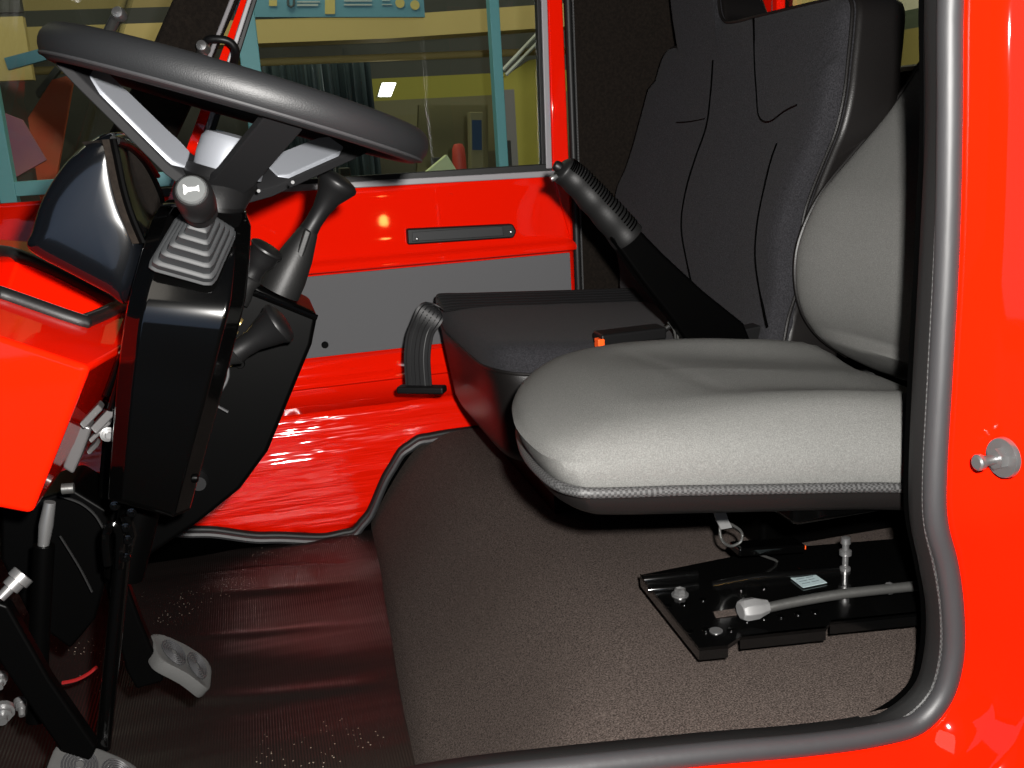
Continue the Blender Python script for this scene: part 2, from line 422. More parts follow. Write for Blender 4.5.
# ================================================================== FAR DOOR
DY = 2.1
dt = thing('cab_door', 'red passenger door with grey trim panel across the cab', 'door', (.3, DY, .75))
def zbot(x):
    return lerp([(-.6, .86), (-.3, .80), (-.178, .775), (-.05, .74), (.08, .716), (.14, .72), (.18, .76), (.22, .835), (.26, .89), (.30, .912), (.36, .915), (.7, .915)], x)
prof = [(1.472, -.004), (1.463, 0), (1.43, -.0008), (1.39, -.0017), (1.35, -.0026), (1.325, -.0032), (1.316, -.0045), (1.310, -.007), (1.306, -.011), (1.302, -.0165), (1.297, -.018), (1.290, -.018), (1.284, 0), (1.107, 0), (1.10, -.010), (1.085, -.0105), (1.070, -.012), (1.064, -.015), (1.060, -.020), (1.055, -.022), (1.05, -.022), (1.044, -.008), (.99, 0)]
def doorgrid(prof, x0, x1, nx, clip=True):
    vs = []; fs = []; k = len(prof)
    for i in range(nx + 1):
        x = x0 + (x1 - x0) * i / nx; zb = zbot(x)
        for z, d in prof: vs.append((x, DY + d, max(z, zb) if clip else z))
    for i in range(nx):
        for j in range(k - 1): fs.append([i * k + j, i * k + j + 1, (i + 1) * k + j + 1, (i + 1) * k + j])
    return Geo().add(vs, fs)
doorgrid(prof, -.5, .688, 40).obj('door_panel', M['red'], dt, sharp=50, solid=.004)
low = [(.99 - .3 * i / 16, .0 - .012 * math.sin(i / 16 * math.pi)) for i in range(17)]
doorgrid(low, -.5, .688, 80).obj('lower_panel', M['red_rippled'], dt, sharp=60, solid=.004)
g = Geo(); g.prism([(-.42, DY - .006, 1.281), (.672, DY - .006, 1.281), (.672, DY - .006, 1.109), (-.42, DY - .006, 1.109)], (0, .006, 0)); g.obj('trim_panel', M['grey_card'], dt, bevel=.002)
q = P(325, 345, y=DY - .008)
g = Geo(); g.lathe([(0, -.003), (.006, -.003), (.0075, 0), (.0075, .004)], q, (0, 1, 0)); g.obj('screw', M['satin'], dt)
# window frame: red outer frame with raked front post
def frame_prism(pts, y0, y1): return Geo().prism([(x, y0, z) for x, z in pts], (0, y1 - y0, 0))
def xz(a, b): p = P(a, b, y=DY); return (p.x, p.z)
TOP = 2.05
def ext(p, q, z): t = (z - q[1]) / (p[1] - q[1]); return (q[0] + (p[0] - q[0]) * t, z)
rl0, rl1 = xz(546, 0), xz(551, 168); rr0, rr1 = xz(561, 0), xz(573, 300)
frame_prism([ext(rl0, rl1, TOP), ext(rr0, rr1, TOP), ext(rr0, rr1, 1.30), ext(rl0, rl1, 1.45)], DY - .012, DY + .02).obj('rear_frame', M['red'], dt, bevel=.004)
fl0, fl1 = xz(241, 0), xz(222, 52); fr0, fr1 = xz(247, 0), xz(229, 55)
frame_prism([ext(fl0, fl1, TOP), ext(fr0, fr1, TOP), ext(fr0, fr1, 1.45), ext(fl0, fl1, 1.45)], DY - .012, DY + .02).obj('front_frame', M['red'], dt, bevel=.003)
# grey channel and black glazing rubber
g = Geo(); gl = xz(200, 191); gr = xz(566, 171)
g.prism([(gl[0] - .05, DY - .014, gl[1] + .003), (gr[0], DY - .014, gr[1] + .003), (gr[0], DY - .014, gr[1] - .010), (gl[0] - .05, DY - .014, gl[1] - .010)], (0, .02, 0))
a0, a1 = xz(540, 0), xz(545, 168); 
g.prism([(x, DY - .010, z) for x, z in (ext(a0, a1, TOP), ext(rl0, rl1, TOP), ext(rl0, rl1, 1.465), ext(a0, a1, 1.465))], (0, .02, 0))
c0, c1 = xz(252, 0), xz(234, 56)
g.prism([(x, DY - .010, z) for x, z in (ext(fr0, fr1, TOP), ext(c0, c1, TOP), ext(c0, c1, 1.465), ext(fr0, fr1, 1.465))], (0, .02, 0))
g.obj('window_channel', M['grey_strip'], dt, bevel=.002)
g = Geo()
b0, b1 = xz(536, 0), xz(541, 166); e0, e1 = xz(257, 0), xz(238, 60)
g.prism([(x, DY - .006, z) for x, z in (ext(b0, b1, TOP), ext(a0, a1, TOP), ext(a0, a1, 1.465), ext(b0, b1, 1.465))], (0, .02, 0))
g.prism([(x, DY - .006, z) for x, z in (ext(c0, c1, TOP), ext(e0, e1, TOP), ext(e0, e1, 1.465), ext(c0, c1, 1.465))], (0, .02, 0))
g.prism([(-.3, DY - .008, 1.481), (.66, DY - .008, 1.475), (.66, DY - .008, 1.458), (-.3, DY - .008, 1.464)], (0, .02, 0))
g.obj('glazing_rubber', M['rubber'], dt, bevel=.002)
frame_prism([ext(c0, c1, TOP), ext(a0, a1, TOP), ext(a0, a1, 1.47), ext(c0, c1, 1.47)], DY + .004, DY + .009).obj('window_glass', M['pane'], dt)
# pull handle
h = Geo(); hy = DY - .024
h.prism([P(407, 229, y=hy), P(513, 224, y=hy), P(517, 231, y=hy), P(514, 238, y=hy), P(408, 245, y=hy)], (0, .022, 0)); ho = h.obj('pull_handle', M['rubber'], dt, bevel=.004)
g = Geo(); g.prism([P(412, 232, y=hy - .001), P(503, 226, y=hy - .001), P(504, 236, y=hy - .001), P(412, 242, y=hy - .001)], (0, .006, 0)); g.obj('handle_strap', M['boot'], ho, bevel=.002)
for a_, b_ in ((417, 239), (511, 232)):
    g = Geo(); g.lathe([(0, -.004), (.0028, -.003), (.0042, 0), (.0042, .006)], P(a_, b_, y=hy - .001), (0, 1, 0), n=14); g.obj('screw', M['chrome'], ho)
# door rubber along the rear pillar and along the sill
ds = thing('door_seal', 'thin black rubber seal along the far door pillar and sill', 'door seal', (.69, DY, .95))
p0 = V((*[ext(xz(566, 0), xz(577, 300), 2.0)[0]], DY - .012, 2.0)); p1 = V((ext(xz(566, 0), xz(577, 300), 1.0)[0], DY - .012, .93))
g = Geo(); g.tube([p0, p0.lerp(p1, .5), p1], .0085, n=10); g.obj('pillar_seal', M['rubber'], ds)
g = Geo(); g.tube([p + V((.008, -.008, 0)) for p in (p0, p0.lerp(p1, .5), p1)], .0022, n=6); g.obj('stitching', M['piping'], ds)
pts = [(x, DY - .016, zbot(x) - .006) for x in [-.5 + .02 * i for i in range(51)]]
g = Geo(); g.tube(cat(pts, 2), .009, n=10); g.obj('sill_seal', M['rubber'], ds)
g = Geo(); g.tube([V(p) + V((0, -.012, -.007)) for p in cat(pts, 2)], .007, n=8); g.obj('sill_lip', M['rubber_grey'], ds)
# sill filler wall below door
doorgrid([(1.0, .03), (.66, .03)], -.6, .72, 2, clip=False).obj('trim_6', M['satin'], kind='structure', solid=.01)
# front far pillar cover (black)
g = Geo(); AY = 2.04
ap = [P(172, 0, y=AY), P(238, 0, y=AY), P(205, 75, y=AY), P(165, 160, y=AY), P(95, 160, y=AY), P(150, 50, y=AY)]
d_ = (ap[0] - ap[5]); ap[0] = ap[5] + d_ * 3.2; d_ = (ap[1] - ap[2]); ap[1] = ap[2] + d_ * 2.6
g.prism(ap, (0, .05, 0)); g.obj('trim_1', M['wall_carpet'], kind='structure', bevel=.01)
# pale seams beside pillar
g = Geo(); c_ = P(232, 0, y=AY - .004); e_ = P(213, 48, y=AY - .004); g.tube([e_ + (c_ - e_) * t for t in (-1.2, 0, 1, 3)], .004, n=8); g.obj('trim_7', M['grey_strip'], kind='structure')
# grab handle on pillar
gh = thing('grab_handle', 'black looped grab handle with bright screw on far windscreen pillar', 'grab handle', P(205, 60, y=2.02))
g = Geo(); g.tube(cat([P(205, 50, y=2.03), P(207, 41, y=1.99), P(217, 39, y=1.98), P(230, 42, y=1.98), P(236, 52, y=1.99), P(233, 66, y=2.03)], 6), .0075, n=10); g.obj('grip_loop', M['plastic'], gh)
g = Geo(); g.lathe([(0, -.008), (.009, -.006), (.011, 0), (.011, .02)], P(202, 46, y=1.985), (.2, 1, -.2)); g.obj('screw', M['chrome'], gh)
g = Geo(); g.tube([P(203, 48, y=2.0), P(200, 60, y=2.03)], .010, n=10); g.obj('screw_boss', M['steel'], gh)
g2 = thing('mirror_bracket', 'pale metal bracket rod with bright bolt above the steering wheel', 'bracket', P(113, 28, y=1.95))
g = Geo(); g.tube([P(116, 18, y=1.95), P(108, 34, y=1.97), P(96, 62, y=1.99)], .010, n=10); g.obj('rod', M['steel'], g2)
g = Geo(); g.lathe([(0, -.008), (.009, -.006), (.0115, 0), (.0115, .014)], P(118, 13, y=1.94), (.2, 1, -.2)); g.obj('bolt', M['chrome'], g2)

# windscreen glass (wraps round to the far pillar)
def xws(y, z):
    t = (y - .83) / 1.22
    return -.17 + .45 * (z - 1.8) - .14 * (1 - t) - .40 * t * (1 - t)
g = Geo(); vs = []; fs = []
for j in range(25):
    for i in range(9):
        y = .83 + 1.22 * j / 24; z = 1.36 + .74 * i / 8; vs.append((xws(y, z), y, z))
for j in range(24):
    for i in range(8): a = j * 9 + i; fs.append([a, a + 1, a + 10, a + 9])
g.add(vs, fs); g.obj('window_1', M['pane_dark'], kind='structure', solid=.005)
g = Geo(); g.tube([(xws(y, 1.36), y, 1.36) for y in [.83 + .061 * k for k in range(21)]], .014, n=8); g.obj('trim_8', M['rubber'], kind='structure')

# ================================================================== PASSENGER SEAT
ps = thing('passenger_seat', 'charcoal fabric passenger bench seat with black vinyl sides by the far door', 'seat', (.57, 1.70, .92))
ol = sellipse(.235, .262, 7, 96); pc = (.565, 1.70)
ol = [(pc[0] + a, pc[1] + b) for a, b in ol]
def zt(x): return 1.222 - .085 * (x - .33)
def Fc(u, v, d):
    cr = 0
    if d > .15:
        cr = .012 * math.exp(-((v - 1.92) / .05) ** 2) * max(0, min(1, (.62 - u) / .2)) + .004 * math.exp(-((v - 1.47) / .05) ** 2)
    x = u + (0.012 * (d / .19) if u < pc[0] else 0) * -1
    return (x + .012, v, zt(u) - .19 + d + cr - .04 * (u - .33) * (1 - d / .19))
base = [(0, 0), (.9, 0), (.94, .004), (.965, .02), (.985, .08), (1, .135), (1.0, .150)]
pillow(ol, base + [(.99, .156), (.9, .150), (0, .150)], Fc, pc).obj('cushion_base', M['vinyl'], ps, sharp=80)
top = [(0, .14), (.98, .14), (.995, .15), (1.0, .165), (.985, .181), (.95, .192), (.85, .197)] + [(s_ / 10, .199) for s_ in (7, 5, 3, 1, 0)]
cu = pillow(ol, top, Fc, pc).obj('cushion', M['navy_fabric'], ps, sharp=80)
g = Geo(); g.tube([V(Fc(pc[0] + (u - pc[0]) * 1.0, pc[1] + (v - pc[1]) * 1.0, .152)) for u, v in ol], .0028, n=8, closed=True); g.obj('piping', M['vinyl'], cu)
# frame under cushion down to platform
g = Geo(); g.box((.60, 1.72, .965), (.32, .40, .10)); g.obj('seat_frame', M['satin'], ps)
# backrest
def xpb(y, z): return .772 + .21 * (z - 1.2) + (1.98 - y) * .05
seg = [P(632, 290, y=1.975), P(630, 240, y=1.975), P(632, 192, y=1.975), P(640, 165, y=1.975), P(651, 120, y=1.975), P(660, 80, y=1.97), P(669, 55, y=1.965), P(681, 46, y=1.94)]
far = [(p.y, p.z) for p in seg]
# outline in (y, z): starts far bottom, up, shoulder step, headrest, top edge, near side down
def yz_on(a, b):
    o_ = V((.772, 1.98, 1.2)); n_ = V((1, .05, -.21)); p = P(a, b, pl=(o_, n_)); return (max(p.y, 1.395) if p.z < 1.27 else p.y, p.z)
out_px = [(634, 300), (631, 270), (630, 240), (632, 192), (640, 165), (651, 118), (661, 78), (668, 55), (674, 48), (682, 45), (680, 25), (677, 0), (676, -30), (690, -42), (708, -40), (719, -25), (720, 0), (722, 14), (727, 22), (738, 22), (757, 17), (790, 9), (830, 0), (848, -3), (854, 6), (853, 30), (850, 60), (846, 95), (838, 130), (826, 160), (814, 190), (806, 215), (802, 245), (801, 280), (806, 320), (818, 346), (842, 368), (800, 376), (740, 352), (690, 325)]
bo = [yz_on(a, b) for a, b in out_px]
bo2 = [(p.x, p.y) for p in cat([V((a, b, 0)) for a, b in bo], 4, closed=True)]
bc = yz_on(740, 190)
def Fb(u, v, d):
    # d: forward of the panel plane; gentle side bolsters and lumbar
    t = (u - 1.70) / .27
    bol = .014 * max(0, abs(t) - .55) / .45 * (1 if v < 1.62 else .4)
    lum = .012 * math.exp(-((v - 1.36) / .11) ** 2)
    return (xpb(u, v) - d - (bol + lum) * (1 if d > .004 else .0), u, v)
fp = [(0, -.02), (.97, -.02), (1, -.01), (1, 0), (.99, .006), (.96, .012), (.9, .016)] + [(s_ / 12, .018) for s_ in range(10, -1, -1)]
br = pillow(bo2, fp, Fb, bc).obj('backrest_panel', M['navy_fabric'], ps, sharp=80)
g = Geo(); g.tube([V(Fb(u, v, .003)) for u, v in bo2], .0032, n=8, closed=True); g.obj('piping', M['vinyl'], br)
def seam(pxs, name='seam', r=.0024):
    pts = []
    for a, b in pxs:
        u, v = yz_on(a, b); pts.append(V(Fb(u, v, .0178)))
    Geo().tube(cat(pts, 5), r, n=6, flat=1).obj(name, M['satin'], br)
seam([(722, 60), (720, 90), (716, 125), (706, 158), (699, 190), (696, 225), (700, 262), (706, 300)])
seam([(793, 142), (787, 160), (782, 190), (778, 225), (777, 260), (783, 300), (790, 325)])
seam([(763, 18), (764, 60), (766, 90), (769, 116), (781, 121), (800, 110), (815, 104)], r=.0018)
seam([(686, 122), (700, 121), (714, 118)], r=.0015)
# rear body of the backrest: vinyl shell behind the panel
sh_px = [(636, 300), (632, 240), (634, 192), (653, 118), (663, 78), (671, 55), (684, 44), (680, 0), (680, -28), (706, -38), (722, 0), (728, 20), (757, 15), (830, -3), (850, -5)]
near_px = [(856, 6), (855, 30), (852, 60), (848, 95), (840, 130), (828, 160), (816, 190), (808, 215), (803, 280), (808, 320), (820, 346), (843, 366), (800, 374), (700, 330)]
so = [yz_on(a, b) for a, b in sh_px + near_px]
so2 = [(p.x, p.y) for p in cat([V((a, b, 0)) for a, b in so], 4, closed=True)]
def Fs(u, v, d): return (xpb(u, v) + d, u + (-.0), v - .1 * d)
pillow(so2, [(0, .002), (.97, .002), (1.0, .004), (1.004, .012), (1.006, .04), (1.006, .070), (.995, .085), (.95, .092), (0, .094)], Fs, bc).obj('backrest_shell', M['vinyl'], ps, sharp=75)
# grey stay on the back of the shell
g = Geo(); g.tube([P(892, 60, x=1.0) * 1, P(890, 108, x=1.0)], .003, n=8); 
g.obj('edge_strip', M['grey_strip'], ps)
g = Geo(); a = V((.80, 1.90, 1.17)); 
for yy in (1.55, 1.88): g = Geo(); g.box((.86, yy, 1.04), (.05, .03, .22)); g.obj('backrest_hinge', M['satin'], ps)

# seat belt over the passenger cushion
sb = thing('seat_belt', 'black webbing lap belt draped over front of far bench cushion', 'seat belt', P(414, 388, y=1.80))
BY = 1.86
path = [P(642, 301, y=1.90), P(610, 304, y=1.89), P(570, 309, y=1.88), P(525, 315, y=1.87), P(480, 320, y=1.86), P(448, 325, y=1.85)]
path = [V((p.x, p.y, zt(p.x) + .019)) for p in path]
path += [V((.322, 1.85, zt(.33) + .012)), V((.300, 1.85, 1.206)), V((.285, 1.845, 1.18)), V((.276, 1.84, 1.14)), V((.274, 1.835, 1.085))]
path = cat(path, 6)
tv = []; wd = []
for i, p in enumerate(path):
    t = (path[min(i + 1, len(path) - 1)] - path[max(i - 1, 0)]).normalized(); k = max(0, min(1, (i - 27) / 18))
    w_ = V((0, .86, .42)).lerp(V((.82, -.5, 0)), k); w_ = (w_ - t * w_.dot(t)).normalized(); wd.append(w_ * .054); tv.append(w_.cross(t))
g = Geo(); g.ribbon(path, wd, .0022, tv); web = g.obj('webbing', M['strap'], sb)
g = Geo()
for k in (-.4, -.25, -.08, .08, .25, .4):
    for sg in (-1, 1): g.tube([p + wd[i] * k + tv[i].normalized() * .0012 * sg for i, p in enumerate(path)], .0012, n=5)
g.obj('webbing_ridges', M['strap'], web)
q = path[-1]
g = Geo(); g.box(q + V((.004, -.006, -.004)), (.095, .026, .014), Matrix.Rotation(R(-30), 3, 'Z')); g.obj('belt_tongue', M['plastic'], sb, bevel=.004)
# buckle with orange button
bk = thing('seat_belt_buckle', 'black belt buckle with orange button between the two seats', 'seat belt buckle', P(640, 345, y=1.43))
g = Geo(); a = P(597, 339, y=1.44); b = P(662, 331, y=1.46)
ax = (b - a).normalized(); rot = Matrix((ax, V((0, 1, 0)), ax.cross(V((0, 1, 0))))).transposed()
g.box((a + b) / 2, ((b - a).length, .042, .020), rot); g.obj('buckle_body', M['plastic'], bk, bevel=.004)
g = Geo(); g.box(a + V((-.0005, -.013, -.004)), (.012, .019, .0155), rot); g.obj('release_button', M['orange'], bk, bevel=.002)
g = Geo(); g.tube(cat([b, P(680, 322, y=1.45), P(688, 335, y=1.45), P(676, 342, y=1.45), P(672, 360, y=1.45)], 5), .004, n=8); g.obj('buckle_stalk', M['rubber'], bk)

# ================================================================== HAND BRAKE
hb = thing('handbrake_lever', 'raised black handbrake lever with ribbed grip between the seats', 'handbrake', P(710, 350, y=1.42))
HY = 1.42
g = Geo(); arm = [P(606, 236, y=HY), P(629, 221, y=HY), P(660, 253, y=HY), P(700, 290, y=HY), P(740, 322, y=HY), P(752, 352, y=HY), P(690, 352, y=HY), P(668, 318, y=HY), P(640, 283, y=HY)]
g.prism([p + V((0, -.016, 0)) for p in arm], (0, .032, 0)); g.obj('lever_arm', M['satin'], hb, bevel=.006)
gp = [P(628, 238, y=HY), P(618, 226, y=HY), P(603, 209, y=HY), P(590, 195, y=HY), P(577, 181, y=HY), P(566, 172, y=HY), P(560, 167, y=HY)]
pts = cat(gp, 9); rr = []
for i in range(len(pts)):
    t = i / (len(pts) - 1); rr.append((.0265 - .0065 * t + .0006 * math.sin(t * 30)) * (1 if t < .9 else 1 - (t - .9) * 3.5))
g = Geo(); g.tube(pts, rr, n=20); grip = g.obj('grip', M['rubber'], hb, sharp=70)
g = Geo()
for i in range(26):
    t = .10 + .76 * i / 25; k = t * (len(pts) - 1); a = pts[int(k)].lerp(pts[min(int(k) + 1, len(pts) - 1)], k - int(k)); d_ = (pts[int(k) + 1] - pts[int(k)]).normalized()
    u = (V((0, 0, 1)) - d_ * d_.z).normalized(); w_ = d_.cross(u)
    arc = [a + (u * math.cos(q) + w_ * math.sin(q)) * (.0269 - .0065 * t) for q in [R(-80 + 16 * j) for j in range(12)]]
    g.tube(arc, .0013, n=5)
g.obj('grip_ribs', M['satin'], grip)
g = Geo(); a = P(562, 169, y=HY); d_ = (P(552, 163, y=HY) - a).normalized(); g.lathe([(.014, -.004), (.015, 0), (.008, .004), (.008, .010), (.0065, .013), (0, .014)], a, d_, n=18); g.obj('release_button', M['plastic'], hb)
g = Geo(); g.lathe([(0, 0), (.004, 0), (.005, .004), (.003, .01)], P(551, 179, y=HY - .008), (1, 0, .4), n=12); g.obj('pivot_pin', M['chrome'], hb)
g = Geo(); g.prism([P(728, 345, y=HY), P(730, 332, y=HY), P(764, 325, y=HY), P(772, 330, y=HY), P(773, 352, y=HY)], (0, .03, 0)); g.obj('mount_bracket', M['plastic'], hb, bevel=.003)
# cables round its base
g = Geo()
for k in range(4): g.tube(cat([P(668 + 4 * k, 322 - k, y=1.44), P(674 + 3 * k, 330, y=1.43), P(676 + 2 * k, 345, y=1.43)], 4), .0018, n=6)
g.obj('cable', M['steel'], hb)

# ================================================================== DRIVER SEAT
dv = thing('driver_seat', 'light grey fabric driver seat nearest the open door', 'seat', (.58, 1.13, .92))
dc = (.545, 1.132); A, B = .285, .236
plan = [(.83, .900), (.60, .897), (.40, .897), (.31, .899), (.286, .907), (.272, .933), (.268, .98), (.270, 1.03), (.278, 1.08), (.292, 1.14), (.314, 1.20), (.348, 1.26), (.396, 1.315), (.465, 1.352), (.55, 1.368), (.70, 1.370), (.83, 1.368), (.835, 1.13)]
od = [(p.x, p.y) for p in cat([V((a, b, 0)) for a, b in plan], 8, closed=True)]
def zb(x): return 1.199 - .135 * (x - .267)
def Fd(u, v, d):
    xr = (u - dc[0]) / A; yr = (v - dc[1]) / B
    h = d
    if d > .04:
        k = min(1, (d - .04) / .02)
        rear = max(0, min(1, (u - .36) / .30)); rear = rear * rear * (3 - 2 * rear)
        h += k * (.022 * rear * math.exp(-((abs(yr) - .74) / .24) ** 2) + .014 * rear * (1 - abs(yr)))
        h += k * .010 * math.exp(-((xr + .35) / .5) ** 2) * (1 - yr * yr * .5)
        h -= k * .0018 * math.exp(-((xr + .18 + .12 * yr) / .05) ** 2) * math.exp(-(yr / .5) ** 2)
    tip = -.014 * max(0, -xr) * min(1, max(0, d) / .05)
    return (u + tip, v, zb(u) + h - .03 * max(0, -xr - .55) * (1 if d > .03 else .2))
dtop = [(0, -.004), (.96, -.004), (.99, 0), (1.0, .006), (1.008, .018), (1.008, .030), (.995, .040), (.97, .047), (.94, .052), (.90, .056), (.85, .059), (.80, .061), (.75, .062), (.70, .063)] + [(s_ / 20, .064) for s_ in range(13, -1, -1)]
dcu = pillow(od, dtop, Fd, dc).obj('cushion', M['grey_fabric'], dv, sharp=85)
g = Geo(); g.tube([V(Fd(dc[0] + (u - dc[0]) * 1.004, dc[1] + (v - dc[1]) * 1.004, -.002)) for u, v in od], .0058, n=10, closed=True); g.obj('piping', M['piping'], dcu)
pillow(od, [(0, -.036), (.86, -.036), (.93, -.034), (.97, -.026), (.985, -.014), (.99, -.004), (.9, -.002), (0, -.002)], lambda u, v, d: (u, v, zb(u) + d), dc).obj('seat_shell', M['vinyl'], dv, sharp=80)
# backrest: stacked sections, reclined
xf_tab = [(1.15, .93), (1.169, .895), (1.182, .868), (1.227, .822), (1.26, .806), (1.292, .799), (1.33, .798), (1.361, .803), (1.427, .836), (1.531, .943), (1.595, .998), (1.70, 1.09), (1.78, 1.16)]
g = Geo(); rings = []
zs = [1.15 + .475 * i / 44 for i in range(45)]
def xf(z):
    for (a, x), (b, y) in zip(xf_tab, xf_tab[1:]):
        if z <= b: return x + (y - x) * (z - a) / (b - a)
    return xf_tab[-1][1]
xs_ = [xf(z) - .016 for z in zs]
for _ in range(3): xs_ = [xs_[0]] + [(xs_[i - 1] + 2 * xs_[i] + xs_[i + 1]) / 4 for i in range(1, len(xs_) - 1)] + [xs_[-1]]
for i, z in enumerate(zs):
    half = .236 * (1 - .35 * max(0, (z - 1.62) / .16) ** 2) ; 
    if z < 1.2: half *= 1 - 1.2 * (1.2 - z)
    th = min(.11 if 1.17 < z < 1.60 else .09, 1.07 - xs_[i])
    se = sellipse(th / 2, half, 6, 72)
    ring = []
    for a, b in se:
        t = b / half
        x = xs_[i] + th / 2 + a
        if a < 0: x += .030 * (1 - t * t) ** 1.0 * (1 if z > 1.22 else .4)      # hollow between the bolsters
        ring.append(V((x, 1.134 + b, z)))
    rings.append(ring)
g.rings(rings); bkd = g.obj('backrest', M['grey_fabric'], dv, sharp=70)
# dark edge piping on the far front edge
pts = []
for r_ in rings[2:-1]:
    p = min(r_, key=lambda q: (q.x - q.y * .9)); pts.append(p + V((-.0012, .0025, 0)))
g = Geo()
ptss = pts[:]
for _ in range(4): ptss = [ptss[0]] + [(ptss[i - 1] + ptss[i] * 2 + ptss[i + 1]) / 4 for i in range(1, len(ptss) - 1)] + [ptss[-1]]
g.tube(ptss, .0034, n=8); g.obj('piping', M['vinyl'], bkd)
# suspension base under the shell
g = Geo(); g.box((.78, 1.36, 1.03), (.26, .10, .20)); g.box((.80, 1.33, .945), (.24, .16, .06)); g.obj('seat_base', M['satin'], dv, bevel=.01)
g = Geo(); g.box((.69, 1.10, 1.12), (.30, .36, .03)); g.obj('seat_pan', M['gloss'], dv, bevel=.008)
# slide plate on the platform
PZ = .962
pl = [P(640, 575, z=PZ), P(770, 549, z=PZ), P(940, 535, z=PZ), P(940, 611, z=PZ), P(830, 622, z=PZ), P(826, 628, z=PZ), P(740, 637, z=PZ), P(728, 645, z=PZ), P(699, 648, z=PZ - .004)]
g = Geo(); g.prism(pl, (0, 0, -.004)); 
for i, (a, b) in enumerate(zip(pl, pl[1:] + pl[:1])):
    if i in (3, 5, 7, 8):
        dn = V((0, 0, -.016)); inn = V((.002, .004, 0)); g.prism([a, b, b + dn, a + dn], inn)
plate = g.obj('slide_plate', M['gloss_plate'], dv, sharp=30)
g = Geo()
for yy, xx0, xx1 in ((P(660, 588, z=PZ), 645, 700),):
    g.tube([P(644, 580, z=PZ + .001), P(672, 577, z=PZ + .003), P(697, 574, z=PZ + .001)], .006, n=10)
    g.tube([P(648, 590, z=PZ + .001), P(672, 588, z=PZ + .003), P(698, 585, z=PZ + .001)], .004, n=10)
g.tube([P(712, 585, z=PZ), P(750, 578, z=PZ + .004), P(800, 574, z=PZ + .004), P(838, 571, z=PZ)], .006, n=10)
g.obj('ridge', M['gloss_plate'], plate)
for a_, b_ in ((668, 606), (684, 604), (690, 632), (706, 630), (731, 630), (703, 600), (747, 621), (764, 618), (781, 617), (798, 614), (815, 612), (764, 588), (741, 590)):
    g = Geo(); g.lathe([(0, 0), (.0045, 0), (.0045, .0012), (.003, .0014), (0, .0014)], P(a_, b_, z=PZ), (0, 0, 1), n=14); g.obj('rivet', M['gloss'], plate)
g = Geo()
g.prism([P(713, 612, z=PZ + .0006), P(735, 609, z=PZ + .0006), P(738, 615, z=PZ + .0006), P(716, 618, z=PZ + .0006)], (0, 0, .0006)); g.obj('slot', M['carpet'], plate)
g = Geo(); c = P(680, 595, z=PZ); g.lathe([(0, 0), (.011, 0), (.011, .0015), (.0085, .002)], c, (0, 0, 1), n=24); g.lathe([(.0078, .002), (.0078, .008), (.006, .009), (.004, .007), (0, .007)], c, (0, 0, 1), n=6); g.obj('bolt', M['chrome'], plate, sharp=25)
g = Geo(); c = P(716, 631, z=PZ); g.lathe([(0, 0), (.008, 0), (.008, .001), (0, .001)], c, (0, 0, 1), n=16); g.obj('bolt', M['chrome'], plate)
# sticker with printed lines
sp = [P(785, 574, z=PZ + .0015), P(808, 570, z=PZ + .0015), P(827, 583, z=PZ + .0015), P(803, 588, z=PZ + .0015)]
g = Geo(); g.prism(sp, (0, 0, .0008)); stk = g.obj('sticker', M['label'], plate); stk['label'] = 'pale printed sticker'
g = Geo()
for k in range(5):
    t = .16 + .155 * k
    for s0, s1 in ((.12, .46), (.52, .82 - .06 * (k % 2))):
        a = sp[0].lerp(sp[3], t).lerp(sp[1].lerp(sp[2], t), s0); b = sp[0].lerp(sp[3], t).lerp(sp[1].lerp(sp[2], t), s1)
        u = (sp[3] - sp[0]).normalized() * .0011
        g.prism([a, b, b + u, a + u], (0, 0, .0011))
g.obj('printing', M['ink'], stk)
# lever
lv = cat([P(766, 608, z=PZ + .02), P(800, 601, z=PZ + .022), P(850, 593, z=PZ + .024), P(925, 585, z=PZ + .022)], 5)
g = Geo(); g.tube(lv, [.0055] + [.0062] * (len(lv) - 1), n=10); lev = g.obj('adjuster_lever', M['steel'], dv)
a = P(740, 611, z=PZ + .02); b = P(768, 606, z=PZ + .02); ax = (b - a).normalized()
g = Geo(); g.tube([a, a.lerp(b, .15), a.lerp(b, .55), b.lerp(a, .25), b], [.0105, .013, .013, .0105, .008], n=8, flat=1.2); g.obj('lever_grip', M['grey_grip'], lev, bevel=.0015)
g = Geo(); c = P(889, 590, z=PZ + .02); g.lathe([(0, -.002), (.006, -.002), (.006, .008), (0, .01)], c, (0, -.3, 1), n=6); g.obj('lever_bolt', M['chrome'], lev)
g = Geo(); g.lathe([(0, 0), (.007, 0), (.007, .004), (.004, .006), (.004, .02), (.008, .022), (.008, .028), (.0045, .03), (.0045, .036), (.0065, .038), (.006, .046), (0, .048)], P(845, 570, z=PZ), (0, 0, 1), n=20); g.obj('guide_pin', M['chrome'], dv)
# loose belt end under the seat
ub = thing('seat_belt_stalk', 'small metal buckle stalk on strap hanging under grey driver seat', 'seat belt anchor', P(730, 552, z=PZ))
SY = 1.12
g = Geo(); g.ribbon([P(718, 508, y=SY), P(722, 520, y=SY), P(726, 528, y=SY)], (.016, 0, 0), .004, (0, 1, 0)); g.obj('strap', M['grey_grip'], ub)
g = Geo(); g.tube(cat([P(722, 522, y=SY), P(740, 530, y=SY), P(741, 541, y=SY), P(730, 546, y=SY), P(721, 538, y=SY)], 4, closed=True), .002, n=8, closed=True); g.obj('ring', M['steel'], ub)
a = P(734, 549, y=SY); b = P(800, 545, y=SY); rot = Matrix(((b - a).normalized(), V((0, 1, 0)), (b - a).normalized().cross(V((0, 1, 0))))).transposed()
g = Geo(); g.box((a + b) / 2, ((b - a).length, .03, .012), rot); g.obj('buckle_body', M['gloss'], ub, bevel=.003)
